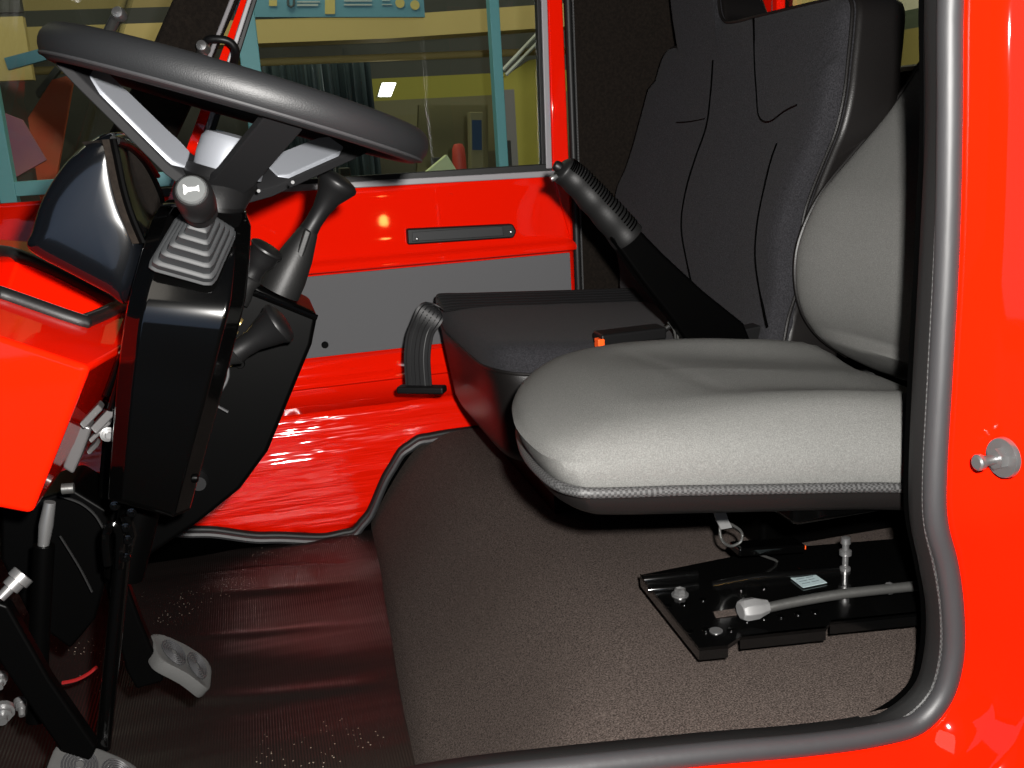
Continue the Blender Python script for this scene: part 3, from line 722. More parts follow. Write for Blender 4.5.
g = Geo(); g.box(b, (.006, .02, .005), rot); g.obj('release_button', M['orange'], ub)
g = Geo(); g.tube([P(756, 553, y=SY), P(775, 560, y=SY), P(790, 572, y=SY + .03), P(800, 580, y=SY + .05)], .0018, n=6); g.obj('cable', M['steel'], ub)
# film scrap in the gap behind the cushion
g = Geo(); vs = []; fs = []
for j in range(7):
    for i in range(9):
        p = P(832 + i * 5.5, 372 + j * 3.6, y=1.30 - .02 * j); vs.append(p + V((random.uniform(-.004, .004), random.uniform(-.012, .012), random.uniform(-.004, .004))))
for j in range(6):
    for i in range(8): a = j * 9 + i; fs.append([a, a + 1, a + 10, a + 9])
g.add(vs, fs); o = g.obj('plastic_film', M['film'], solid=.001); tag(o, 'crumpled clear plastic scrap tucked behind the grey seat cushion', 'plastic wrap')

# ================================================================== DASHBOARD
db = thing('dashboard', 'glossy red dashboard end with a rubber edged tray', 'dashboard', (-.3, 1.3, .9))
NY = .98
o_ = P(90, 367, y=NY); e1_ = P(0, 337, y=NY) - o_; e2_ = P(128, 345, y=1.13) - o_; npl = e1_.cross(e2_).normalized()
if npl.z < 0: npl = -npl
TP = (o_, npl)
def onT(a, b, lift=0): return P(a, b, pl=TP) + npl * lift
near = [P(-60, 318, y=NY), P(0, 337, y=NY), P(90, 367, y=NY), P(32, 515, y=NY), P(0, 509, y=NY), P(-60, 500, y=NY)]
topout = [onT(-60, 318), onT(0, 337), onT(90, 367), onT(128, 346), onT(136, 330), onT(140, 300), onT(105, 275), onT(45, 243), onT(-60, 235)]
tray = [onT(-20, 259), onT(18, 258), onT(115, 304), onT(113, 311), onT(86, 323), onT(75, 323), onT(0, 297), onT(-20, 292)]
bm = bmesh.new()
ov = [bm.verts.new(p) for p in topout]; tv_ = [bm.verts.new(p) for p in tray]
ed = [bm.edges.new((l[i], l[(i + 1) % len(l)])) for l in (ov, tv_) for i in range(len(l))]
bmesh.ops.triangle_fill(bm, use_beauty=True, edges=ed)
# near face and sides
nb = [bm.verts.new(p) for p in near[3:]]
bm.faces.new([ov[0], ov[1], ov[2], nb[0], nb[1], nb[2]])
dp = V((0, .42, 0))
r1 = bm.verts.new(P(100, 400, y=1.03) + V((0, 0, 0))); r2 = bm.verts.new(near[3] + dp); r3 = bm.verts.new(topout[4] + V((0, .3, -.05)))
bm.faces.new([ov[2], ov[3], r3, r2, nb[0]])
bm.verts.remove(r1)
nb2 = [bm.verts.new(p.co + dp) for p in nb]
bm.faces.new([nb[0], r2, nb2[1], nb[1]]); bm.faces.new([nb[1], nb2[1], nb2[2], nb[2]])
# tray pocket
dn = npl * -.05
pk = [bm.verts.new(p + dn) for p in tray]
for i in range(len(tray)): bm.faces.new([tv_[i], tv_[(i + 1) % len(tray)], pk[(i + 1) % len(tray)], pk[i]])
bm.faces.new(pk)
bmesh.ops.recalc_face_normals(bm, faces=bm.faces)
me = bpy.data.meshes.new('dash_body'); bm.to_mesh(me); bm.free()
body = link('dash_body', me, M['red'], db, sharp=25, bevel=.006, seg=3)
g = Geo(); g.tube(cat([p + npl * .003 for p in tray], 5, closed=True), .0088, n=10, closed=True); g.obj('tray_edging', M['rubber'], db)
g = Geo(); g.tube(cat([p + npl * .0105 for p in tray], 5, closed=True), .0016, n=6, closed=True); g.obj('edging_stitch', M['piping'], db)

# instrument binnacle
bn = thing('instrument_binnacle', 'glossy dark instrument hood with blue sheen on red dashboard', 'instrument hood', P(80, 280, y=1.2))
bside = [(28, 250), (31, 232), (38, 208), (50, 184), (68, 160), (90, 141), (107, 134), (113, 140), (117, 158), (122, 185), (130, 212), (143, 243), (140, 275), (126, 304), (104, 292), (70, 274)]
c_ = V((0, 0, 0)); pts = cat([P(a, b, y=1.06) for a, b in bside], 4, closed=True)
for p in pts: c_ += p / len(pts)
g = Geo(); rings = []
for y_, s_ in ((1.052, 0), (1.052, .3), (1.0525, .6), (1.054, .84), (1.057, .93), (1.062, .98), (1.072, 1.02), (1.20, 1.05), (1.36, 1.03), (1.38, .97), (1.38, 0)):
    rings.append([V((c_.x + (p.x - c_.x) * s_, y_, c_.z + (p.z - c_.z) * s_)) for p in pts])
g.rings(rings); g.obj('hood', M['bluecurve'], bn, sharp=55)
vz = [P(113, 139, y=1.05), P(117, 158, y=1.048), P(123, 187, y=1.048), P(131, 214, y=1.048), P(143, 243, y=1.048)]
g = Geo(); g.tube(cat(vz, 5), .0035, n=8)
vf = cat([P(116, 141, y=1.06), P(132, 148, y=1.16), P(147, 166, y=1.22), P(160, 195, y=1.26), P(163, 215, y=1.26)], 5); g.tube(vf, .004, n=8)
vf2 = cat([P(113, 139, y=1.05), P(122, 141, y=1.12), P(140, 152, y=1.2), P(158, 176, y=1.30)], 5); g.tube(vf2, .003, n=8)
g.obj('visor_edge', M['satin'], bn)
g = Geo(); vs = [p for p in cat(vz, 5)]; ws = []
for i, p in enumerate(vs):
    t = i / (len(vs) - 1); k = t * (len(vf) - 1); q = vf[int(k)].lerp(vf[min(int(k) + 1, len(vf) - 1)], k - int(k)); ws.append(q)
g.rings([[vs[i], vs[i].lerp(ws[i], .5) + V((-.03, 0, 0)), ws[i], ws[i] + V((-.02, 0, 0)), vs[i] + V((-.01, 0, 0))] for i in range(len(vs))]); g.obj('instrument_face', M['wall_carpet'], bn)

# column box with bellows lever
cb = thing('steering_column_box', 'tall glossy black column cover below the steering wheel', 'column cover', P(150, 520, y=1.06))
q_ = [P(152, 206, y=1.0), P(248, 212, y=1.0), P(189, 516, y=1.0), P(105, 506, y=1.0)]
tl, tr, br_, bl = q_
SL = [(0, 160, 204), (.08, 147, 226), (.30, 127, 300), (.40, 121, 330), (.6, 114, 392), (1, 105, 506)]
SR = [(0, 245, 211), (.08, 253, 232), (.30, 246, 302), (.40, 238, 334), (.6, 222, 396), (1, 189, 516)]
def side(t):
    f = lambda T: P(lerp([(a, b) for a, b, c in T], t), lerp([(a, c) for a, b, c in T], t), y=1.0)
    return f(SL), f(SR)
g = Geo(); rings = []
# sections from the top to the bottom: (t, y of near face)
for t, yn, yb in ((0, 1.065, 1.17), (.02, 1.052, 1.17), (.06, 1.038, 1.175), (.18, 1.015, 1.18), (.28, 1.0, 1.18), (.33, .996, 1.18), (.38, .995, 1.18), (.5, 1.0, 1.18), (.6, 1.0, 1.18), (.8, 1.005, 1.17), (.97, 1.01, 1.16), (1, 1.016, 1.155)):
    a, b = side(t); a = a + (a - CAMLOC) * ((yn - 1.0) / 1.0); b = b + (b - CAMLOC) * ((yn - 1.0) / 1.0)
    wv = (b - a); ring = []
    rr_ = .016
    ring = [V((a.x, yn + rr_, a.z)), V((a.x + rr_, yn, a.z)), V((b.x - rr_, yn, b.z)), V((b.x, yn + rr_, b.z)), V((b.x, yb - rr_, b.z)), V((b.x - rr_, yb, b.z)), V((a.x + rr_, yb, a.z)), V((a.x, yb - rr_, a.z))]
    rings.append(ring)
g.rings(rings); g.obj('cover', M['gloss'], cb, bevel=.004, sharp=35)
# screws along the side
for a_, b_ in ((208, 405), (196, 478)):
    g = Geo(); g.lathe([(0, -.002), (.004, -.002), (.005, .001), (.005, .008)], P(a_, b_, y=1.02), (-1, .2, .1), n=12); g.obj('screw', M['satin'], cb)

gl_ = thing('gear_lever', 'short lever with horn button knob on stepped grey rubber bellows', 'gear lever', P(190, 262, y=1.0))
cA = [P(148, 268, y=.992), P(212, 286, y=.992), P(236, 232, y=1.03), P(180, 214, y=1.03)]
cen = sum(cA, V()) / 4; tip = P(202, 219, y=.965)
g = Geo(); rings = []
nst = 5
prof_b = [(0, 1.06), (.02, 1.06), (.05, 1.0)]
for k in range(nst):
    h0 = .05 + k * .19; s0 = 1.0 - k * .165
    prof_b += [(h0 + .02, s0), (h0 + .11, s0 - .01), (h0 + .13, s0 - .05), (h0 + .14, s0 - .13)]
prof_b.append((1.0, .20))
for h_, s_ in prof_b:
    base_ = cen.lerp(tip, h_); ring = []
    sq = []
    for i in range(4):
        p, q = cA[i], cA[(i + 1) % 4]
        for t in (.0, .06, .14, .5, .86, .94):
            sq.append(p.lerp(q, t))
    ring = []
    for i, p in enumerate(sq):
        d_ = (p - cen); k = i % 6; sh_ = {0: .93, 1: .965, 2: 1, 3: 1, 4: 1, 5: .965}[k]
        ring.append(base_ + d_ * (s_ * sh_))
    rings.append(ring)
g.rings(rings); g.obj('bellows', M['boot'], gl_, sharp=30)
kd = (P(194, 193, y=.905) - P(205, 220, y=.965)).normalized()
ko = P(201, 213, y=.962)
kl = (P(194, 192, y=.912) - ko).length
g = Geo(); g.lathe([(0, 0), (.012, 0), (.0155, .004), (.0135, .010), (.0135, .014), (.0165, .018), (.0172, kl * .6), (.0168, kl - .004), (.014, kl), (0, kl)], ko, kd, n=32); knob = g.obj('knob', M['plastic'], gl_)
g = Geo(); g.lathe([(0, kl - .001), (.0128, kl - .001), (.0128, kl + .002), (.0115, kl + .0035), (0, kl + .004)], ko, kd, n=32); capo = g.obj('knob_cap', M['capgrey'], knob); capo['label'] = 'grey button with white horn symbol'
# horn symbol: trumpet shape
co = ko + kd * (kl + .0043); ux = (V((1, 0, 0)) - kd * kd.x).normalized(); uy = kd.cross(ux); uy = uy if uy.z > 0 else -uy
hs = [(-.0062, .0038), (-.005, .0036), (-.003, .0012), (.004, .0008), (.0066, .0022), (.0066, -.0036), (.0045, -.0022), (-.003, -.0026), (-.005, -.0046), (-.0062, -.005)]
g = Geo(); g.prism([co + ux * a + uy * b for a, b in hs], kd * .0008); g.obj('horn_symbol', M['white'], capo)

# lever housing behind the column
tb = thing('lever_housing', 'black sheet metal housing behind the column cover carrying three levers', 'lever housing', P(200, 560, y=1.3))
tp_ = [(225, 262), (262, 288), (318, 314), (312, 345), (286, 408), (268, 452), (240, 490), (200, 522), (150, 556), (118, 575), (92, 560), (105, 400)]
g = Geo(); g.prism([P(a, b, y=1.24) for a, b in tp_], (0, .14, 0)); g.obj('housing', M['satin'], tb, bevel=.006)
g = Geo(); g.tube([P(247, 290, y=1.235), P(280, 303, y=1.235), P(317, 318, y=1.235)], .004, n=8); g.obj('flange_edge', M['gloss'], tb)
g = Geo(); g.lathe([(0, -.012), (.009, -.012), (.011, -.004), (.011, .01)], P(199, 481, y=1.235), (0, 1, 0), n=18); g.obj('knob', M['plastic'], tb)
g = Geo(); g.lathe([(0, -.003), (.005, -.003), (.006, 0), (.006, .004)], P(240, 364, y=1.236), (0, 1, 0), n=12); g.obj('screw', M['satin'], tb)
g = Geo(); g.tube(cat([P(225, 352, y=1.225), P(228, 376, y=1.225), P(218, 395, y=1.225), P(212, 403, y=1.225)], 5), .0022, n=6); g.tube([P(210, 402, y=1.225), P(228, 412, y=1.225)], .0018, n=6); g.obj('cable', M['rubber_grey'], tb)
g = Geo(); g.tube([P(232, 318, y=1.2), P(240, 324, y=1.2)], .007, n=10); g.tube([P(229, 330, y=1.2), P(236, 335, y=1.2)], .005, n=10); g.tube([P(224, 346, y=1.21), P(231, 366, y=1.21)], .002, n=6); g.obj('brass_fitting', M['brass'], tb)

def flared(label, base, neck, tipc, rb, rn, re, y, boot=True):
    a, b, c = P(*base, y=y), P(*neck, y=y), P(*tipc, y=y - .006)
    t = thing('control_lever', label, 'lever', a, 'flared levers beside the steering column')
    L1 = (b - a).length; g = Geo()
    g.lathe([(0, 0), (rb, 0), (rb * .97, L1 * .25), (rb * .8, L1 * .6), (rn * 1.25, L1 * .95), (rn * 1.1, L1), (0, L1)], a, b - a, n=24)
    g.obj('lever_boot', M['rubber'], t)
    L2 = (c - b).length; g = Geo()
    g.lathe([(0, -.004), (rn * 1.1, -.004), (rn * 1.12, 0), (rn, L2 * .15), (rn * 1.08, L2 * .38), (rn * 1.45, L2 * .6), (re * .86, L2 * .78), (re, L2 * .88), (re * .97, L2 * .93), (re * .8, L2 * .98), (re * .4, L2 * 1.02), (0, L2 * 1.03)], b, c - b, n=28)
    g.obj('grip', M['plastic'], t)
    return t
t1 = flared('tallest black flared lever in front of the red door panel', (279, 292), (309, 230), (341, 177), .026, .0105, .026, 1.27)
# ridge plate on the tall lever
g = Geo(); a = P(297, 246, y=1.245); g.prism([P(305, 228, y=1.25), P(312, 232, y=1.25), P(302, 262, y=1.25), P(286, 296, y=1.25), P(278, 296, y=1.25), P(295, 258, y=1.25)], (0, .012, 0)); g.obj('boot_rib', M['rubber'], t1, bevel=.003)
flared('shorter black flared lever half hidden behind the column cover', (236, 300), (250, 276), (269, 246), .016, .0125, .021, 1.22)
flared('low black flared lever pointing outward below the taller two', (214, 368), (236, 352), (284, 320), .011, .0125, .0255, 1.165)

# ================================================================== STEERING WHEEL
sw = thing('steering_wheel', 'black rimmed steering wheel with silver spoke inlays', 'steering wheel', (-.05, 1.13, 1.48))
T = R(19.2); We1 = V((math.cos(T), 0, -math.sin(T))); We2 = V((0, 1, 0)); Wn = V((math.sin(T), 0, math.cos(T)))
Wc = V((.009, 1.13, 1.599))
def W(a, b, c): return Wc + We1 * a + We2 * b + Wn * c
RM = .184
g = Geo(); rings = []
for i in range(96):
    t = 2 * math.pi * i / 96; ring = []
    for k in range(20):
        q = 2 * math.pi * k / 20; cr, cz = .0165 * math.cos(q), .0185 * math.sin(q)
        if cz < -.004 and cr < 0: cr *= .9
        ring.append(W((RM + cr) * math.cos(t), (RM + cr) * math.sin(t), cz))
    rings.append(ring)
g.rings(rings, closed=True); rim = g.obj('rim', M['rim'], sw, sharp=60)
g = Geo(); g.tube([W((RM + .012) * math.cos(2 * math.pi * i / 96), (RM + .012) * math.sin(2 * math.pi * i / 96), -.013) for i in range(96)], .0018, n=6, closed=True); g.obj('rim_seam', M['rubber_grey'], rim)
HO = (-.006, 0, -.088)
def spoke(deg, w0, w1, inlay, i0=.25, i1=.86, tilt=0):
    f = R(deg); cdir = (math.cos(f), math.sin(f)); sd = (-math.sin(f), math.cos(f))
    def pt(r, s_, c): return W(HO[0] * (1 - r) + cdir[0] * r * RM + sd[0] * s_, HO[1] + cdir[1] * r * RM + sd[1] * s_, c + s_ * tilt * (1 - r * .5))
    rows = [(.12, -.092), (.3, -.078), (.6, -.045), (.85, -.018), (.97, -.004)]
    g = Geo(); rings = []
    for r, c in rows:
        w_ = w0 + (w1 - w0) * r
        rings.append([pt(r, -w_, c - .008), pt(r, w_, c - .008), pt(r, w_, c + .004), pt(r, w_ * .6, c + .008), pt(r, -w_ * .6, c + .008), pt(r, -w_, c + .004)])
    g.rings(rings); so = g.obj('spoke', M['spoke'], sw, sharp=35, bevel=.002)
    if inlay:
        g = Geo(); rings = []
        for i in range(9):
            r = i0 + (i1 - i0) * i / 8
            c = next(y0 + (y1 - y0) * (r - a0) / (a1 - a0) for (a0, y0), (a1, y1) in zip(rows, rows[1:]) if r <= a1); w_ = (w0 + (w1 - w0) * r) * .93 * (1 if 0 < i < 8 else .7)
            rings.append([pt(r, -w_, c + .002), pt(r, w_, c + .002), pt(r, w_ * .95, c + .0095), pt(r, -w_ * .95, c + .0095)])
        g.rings(rings); g.obj('spoke_inlay', M['silver'], so, sharp=35, bevel=.0015)
    return so
spoke(180, .017, .024, True, .2, .80, -.75)
spoke(-76, .020, .019, False, tilt=0)
spoke(40, .020, .022, True, .34, .8, .45)
g = Geo(); hub_o = W(HO[0], 0, -.144); g.lathe([(0, 0), (.040, 0), (.0405, .006), (.034, .012), (.032, .03), (.036, .046), (.040, .056), (.036, .066), (0, .067)], hub_o, Wn, n=36); hub = g.obj('hub', M['plastic'], sw)
g = Geo(); g.lathe([(0, 0), (.036, 0), (.036, .016), (.034, .032), (.030, .038), (.012, .041), (0, .0415)], W(HO[0] + .006, 0, -.080), Wn, n=32); g.obj('hub_cover', M['silver'], hub)
g = Geo(); g.tube([W(HO[0], 0, -.15), W(HO[0] - .004, 0, -.30), W(HO[0] - .01, 0, -.55)], .022, n=16); g.obj('column_shaft', M['satin'], sw)
for a_, b_, c_ in ((.04, -.05, -.076), (.07, -.075, -.058)):
    g = Geo(); g.lathe([(0, -.0005), (.0018, -.0005), (.0018, .001), (0, .001)], W(a_ + HO[0], b_, c_ - .012), (0, -1, -.2), n=10); g.obj('screw', M['chrome'], hub)

# ================================================================== PEDALS AND UNDER DASH
pb = thing('pedal_bracket', 'black pedal bracket plates in the dark footwell', 'pedal bracket', P(60, 640, y=1.3))
g = Geo(); g.prism([P(a, b, y=1.22) for a, b in ((35, 500), (72, 488), (108, 510), (112, 560), (95, 620), (70, 650), (30, 620), (0, 560), (0, 505))], (0, .10, 0)); g.obj('bracket_plate', M['satin'], pb, bevel=.005)
g = Geo(); g.tube(cat([P(60, 496, y=1.2), P(80, 503, y=1.2), P(95, 515, y=1.2), P(104, 530, y=1.2)], 5), .0016, n=6); g.tube(cat([P(60, 536, y=1.2), P(72, 555, y=1.2), P(82, 572, y=1.2), P(92, 592, y=1.2)], 5), .0014, n=6); g.obj('cable', M['rubber'], pb)
g = Geo(); g.tube(cat([P(62, 683, y=1.3), P(76, 680, y=1.3), P(88, 674, y=1.3), P(97, 667, y=1.3)], 5), .0025, n=6); o = g.obj('cable', M['redwire'], pb); o['label'] = 'thin red wire'
def bolt(p, ax, r, L, par, m='chrome'):
    g = Geo(); g.lathe([(0, 0), (r * .55, 0), (r * .6, L * .3), (r * .6, L * .4), (r, L * .42), (r, L * .7), (r * 1.3, L * .72), (r * 1.3, L), (0, L)], p, ax, n=12); return g.obj('bolt', M[m], par)
bolt(P(22, 716, y=1.1), (-.1, .8, .6), .006, .02, pb)
bolt(P(2, 722, y=1.1), (-.1, .8, .2), .01, .02, pb)
bolt(P(0, 688, y=1.1), (-.1, .8, .2), .006, .02, pb)

# brake pedal
bp = thing('brake_pedal', 'brake pedal with grey ribbed pad on a black arm over the mat', 'pedal', P(185, 690, y=1.18))
g = Geo(); g.prism([P(a, b, y=1.17) for a, b in ((112, 545), (124, 575), (140, 620), (160, 668), (164, 682), (136, 690), (126, 672), (112, 620), (100, 560))], (0, .022, 0)); g.obj('pedal_arm', M['satin'], bp, bevel=.004)
def pad(t, quad, thick, y0, name='pedal_pad'):
    q = [V(p) for p in quad]; n_ = (q[1] - q[0]).cross(q[3] - q[0]).normalized()
    if n_.dot(CAMLOC - q[0]) < 0: n_ = -n_
    ol_ = []
    for s_, t_ in sellipse(1, 1, 4.5, 40):
        u, v = (s_ + 1) / 2, (t_ + 1) / 2
        ol_.append(q[0].lerp(q[1], u).lerp(q[3].lerp(q[2], u), v) + n_ * (.006 * (1 - s_ * s_)))
    cen_ = sum(ol_, V()) / len(ol_)
    g = Geo(); g.rings([[cen_ + (p - cen_) * s_ + n_ * d for p in ol_] for s_, d in ((0, -thick), (.97, -thick), (1, -thick * .8), (1, -.001), (.98, 0), (.9, .0003), (.4, .0006), (0, .0006))])
    po = g.obj(name, M['pad'], t, sharp=50)
    g = Geo()
    for cx_ in (.30, .70):
        for k in range(1, 6):
            r_ = .035 + .05 * k; ring = []
            for i in range(20):
                a = 2 * math.pi * i / 20; u, v = cx_ + r_ * .62 * math.cos(a), .5 + r_ * 1.25 * math.sin(a)
                u = min(.94, max(.06, u)); v = min(.92, max(.08, v))
                s2 = 2 * u - 1
                ring.append(q[0].lerp(q[1], u).lerp(q[3].lerp(q[2], u), v) + n_ * (.0064 * (1 - s2 * s2) + .0006))
            g.tube(ring, .0011, n=5, closed=True, up=n_)
    g.obj('pad_ribs', M['rubber_grey'], po)
    return po
pad(bp, [P(146, 630, y=1.20), P(172, 632, y=1.26), P(214, 668, y=1.20), P(165, 675, y=1.14)], .014, 1.18) if False else None
q0 = P(147, 630, y=1.20); q1 = P(208, 655, y=1.20)
up_ = V((-.15, .45, .28)); 
qa, qb = P(160, 662, y=1.15), P(210, 694, y=1.15); qc, qd = P(213, 664, y=1.21), P(148, 630, y=1.21)
pad(bp, [qa, qb, qc, qd], .016, 1.18)
# clutch pedal
cp = thing('clutch_pedal', 'clutch pedal with grey ribbed pad in lower corner of footwell', 'pedal', P(95, 770, y=1.02))
g = Geo(); g.prism([P(a, b, y=1.03) for a, b in ((-10, 600), (8, 606), (50, 680), (97, 748), (90, 762), (60, 752), (-10, 650))], (0, .02, 0)); g.obj('pedal_arm', M['satin'], cp, bevel=.004)
pad(cp, [P(40, 785, y=1.0), P(150, 800, y=1.0), P(142, 768, y=1.06), P(58, 738, y=1.06)], .016, 1.02)
bolt(P(0, 598, y=1.0), V((.6, .3, .45)), .009, .03, cp)
# push rods
pr = thing('push_rod', 'upright black rod with clevis running from column cover to floor', 'rod', P(103, 745, y=1.07))
g = Geo(); g.tube([P(123, 548, y=1.07), P(114, 640, y=1.07), P(103, 748, y=1.07)], .0085, n=14); g.obj('rod', M['gloss'], pr)
g = Geo(); g.tube(cat([P(108, 565, y=1.06), P(106, 535, y=1.06), P(113, 524, y=1.06), P(120, 535, y=1.06), P(119, 568, y=1.06)], 4), .005, n=8); g.tube([P(126, 515, y=1.07), P(131, 535, y=1.07), P(124, 560, y=1.07)], .006, n=8); g.obj('clevis', M['gloss'], pr)
for a_, b_ in ((125, 530), (127, 542), (125, 560), (131, 515), (114, 508)): bolt(P(a_, b_, y=1.055), (0, 1, 0), .004, .008, pr, 'gloss')
p2 = thing('switch_plunger', 'bright metal plunger fitting on black tube below the red dashboard', 'plunger', P(42, 640, y=1.1))
g = Geo(); g.tube([P(50, 502, y=1.1), P(46, 525, y=1.1), P(43, 548, y=1.1)], [.006, .0075, .0055], n=14); g.obj('plunger_tip', M['chrome'], p2)
g = Geo(); g.tube([P(44, 545, y=1.1), P(40, 620, y=1.1), P(36, 720, y=1.1)], .011, n=14); g.obj('plunger_tube', M['satin'], p2)
g = Geo(); g.tube([P(62, 489, y=1.1), P(74, 488, y=1.1)], .006, n=10); g.obj('end_cap', M['steel'], p2)

# translucent relay plates beside the dashboard
rb = thing('relay_block', 'cluster of translucent grey plastic relay plates between red dashboard and column', 'relay block', P(90, 460, y=1.08))
for (ax_, ay_, bx_, by_, w_, dy) in ((79, 424, 98, 404, 9, 1.03), (90, 428, 111, 406, 11, 1.045), (88, 440, 108, 420, 6, 1.06), (86, 452, 96, 442, 6, 1.065)):
    a, b = P(ax_, ay_, y=dy), P(bx_, by_, y=dy + .015); dn = V((-.010, 0, -.03))
    pxm = dy / FOC
    nrm = V((.5, 0, -.85)); g = Geo(); g.prism([a, b, b + nrm * (w_ * pxm * .8), a + nrm * (w_ * pxm * .8)], (0, .02, 0)); g.obj('relay_plate', M['clear'], rb, bevel=.0015)
g = Geo(); g.prism([P(a, b, y=1.05) for a, b in ((80, 423), (92, 428), (82, 455), (73, 475), (62, 468), (72, 440))], (0, .03, 0)); g.obj('relay_body', M['clear'], rb, bevel=.003)
g = Geo(); g.tube([P(126, 352, y=1.05), P(118, 385, y=1.05), P(110, 410, y=1.05)], .0035, n=8); g.tube([P(122, 352, y=1.06), P(113, 378, y=1.06), P(106, 396, y=1.06)], .003, n=8); g.obj('bracket_wire', M['gloss'], rb)
bolt(P(109, 436, y=1.06), (-.3, 1, 0), .006, .01, rb)

# ================================================================== WORKSHOP HALL
g = Geo(); g.box((0, 1.5, -.02), (14, 15, .04)); g.obj('floor', M['concrete'], kind='structure')
wallm = matsplit('hall_wall_back_paint', [(0, (.10, .095, .06)), (1.40, (.16, .15, .075)), (1.70, (.17, .16, .09)), (1.80, (.33, .31, .05)), (1.96, (.06, .065, .06)), (2.5, (.4, .32, .13))])
g = Geo(); g.box((0, 7.6, 2), (14, .1, 4)); g.obj('wall_back', wallm, kind='structure')
sidem = matsplit('hall_wall_side_paint', [(0, (.08, .07, .06)), (1.3, (.02, .02, .02)), (1.80, (.30, .25, .08)), (2.06, (.07, .09, .06)), (2.18, (.62, .60, .46))])
g = Geo(); g.box((4.6, 3.5, 2), (.1, 8.2, 4)); g.obj('wall_side', sidem, kind='structure')
# beams
g = Geo(); g.prism([(-4, 6.0, 2.10), (.9, 6.0, 2.10), (3.9, 6.0, 2.185), (3.9, 6.0, 2.33), (.9, 6.0, 2.225), (-4, 6.0, 2.225)], (0, .25, 0)); g.obj('beam', M['cream'], kind='structure')
g = Geo(); g.tube([(-4, 6.4, 2.045), (2.6, 6.4, 2.02)], .022, n=10); o = g.obj('pipe', M['cream'], sharp=60); tag(o, 'thin cream pipe running under the yellow beam in the workshop', 'pipe')
# dark upper background between beam and wall band
g = Geo(); g.box((-1.2, 7.3, 1.75), (3.9, .08, 1.1)); g.obj('trim_9', M['dark'], kind='structure')
# strip curtain
g = Geo(); n = 60; rings = []
for i in range(n + 1):
    x = .12 + .74 * i / n; y = 6.7 + .03 * math.sin(i * .9) + .02 * math.sin(i * 2.3); rings.append([V((x, y, 2.03)), V((x, y + .01, 2.03)), V((x + .01, y + .01, 1.3)), V((x + .01, y, 1.3))])
g.rings(rings); o = g.obj('strip_curtain', M['curtain']); tag(o, 'dark bluish plastic strip curtain seen through the passenger window', 'strip curtain')
# sign board
sb_ = thing('sign_board', 'blue sign board with yellow emblems above the passenger window view', 'sign', (.55, 5, 2.1))
bq = [P(255, 17, y=5.0), P(425, 17, y=5.0)]; tz = .32
g = Geo(); g.prism([bq[0], bq[1], bq[1] + V((0, 0, tz)), bq[0] + V((0, 0, tz))], (0, .03, 0)); bd = g.obj('board', M['boardblue'], sb_)
def flat(px0, py0, px1, py1): return [P(px0, py0, y=4.994), P(px1, py0, y=4.994), P(px1, py1, y=4.994), P(px0, py1, y=4.994)]
for a in ((325, -3, 335, 14), (269, 0, 277, 6)): g = Geo(); g.prism(flat(*a), (0, .004, 0)); g.obj('emblem', M['emblem'], bd)
for cx_, cy_ in ((400, 3), (415, 5)):
    g = Geo(); c = P(cx_, cy_, y=4.994); g.lathe([(0, 0), (.022, 0), (.022, .004), (0, .004)], c, (0, 1, 0), n=20); g.obj('emblem', M['emblem'], bd)
for a in ((344, 0, 372, 1.5), (344, 4, 372, 5.5), (297, 1, 320, 2.5), (297, 4, 318, 6), (382, 0, 390, 1), (382, 4, 392, 5)): g = Geo(); g.prism(flat(*a), (0, .004, 0)); g.obj('lettering', M['emblemwhite'], bd)
g = Geo(); u_ = [P(288, -3, y=4.99), P(288, 5, y=4.99), P(291, 7, y=4.99), P(294, 5, y=4.99), P(294, -3, y=4.99)]; g.tube(u_, .006, n=6); g.obj('letter_outline', M['ink'], bd)
# teal partition frame
pf = thing('partition_frame', 'teal steel glazed partition frame standing beyond the cab windows', 'partition', (.1, 3.5, 0))
for nm, x, w_ in (('post', .062, .062), ('post', .886, .034), ('post', -.725, .05)):
    g = Geo(); g.box((x, 3.5, 1.5), (w_, .05, 3.0)); g.obj(nm, M['teal'], pf, bevel=.003)
g = Geo(); g.box((-.32, 3.5, 1.462), (.80, .045, .045)); g.obj('rail', M['teal'], pf, bevel=.003)
g = Geo(); g.box((-.32, 3.5, 2.2), (.80, .045, .045)); g.obj('rail', M['teal'], pf, bevel=.003)
# lamp on the ceiling far inside
cl = thing('ceiling_lamp', 'small bright fluorescent lamp glowing in the workshop beyond', 'lamp', P(387, 89, y=6.5))
lq = [P(379, 96, y=6.5), P(391, 96, y=6.5), P(396, 83, y=6.5), P(383, 83, y=6.5)]
g = Geo(); g.prism(lq, (0, .03, 0)); g.obj('diffuser', M['lamp'], cl)
g = Geo(); g.prism([p + (p - sum(lq, V()) / 4) * .12 + V((0, .032, 0)) for p in lq], (0, .05, 0)); g.obj('housing', M['whitebody'], cl)
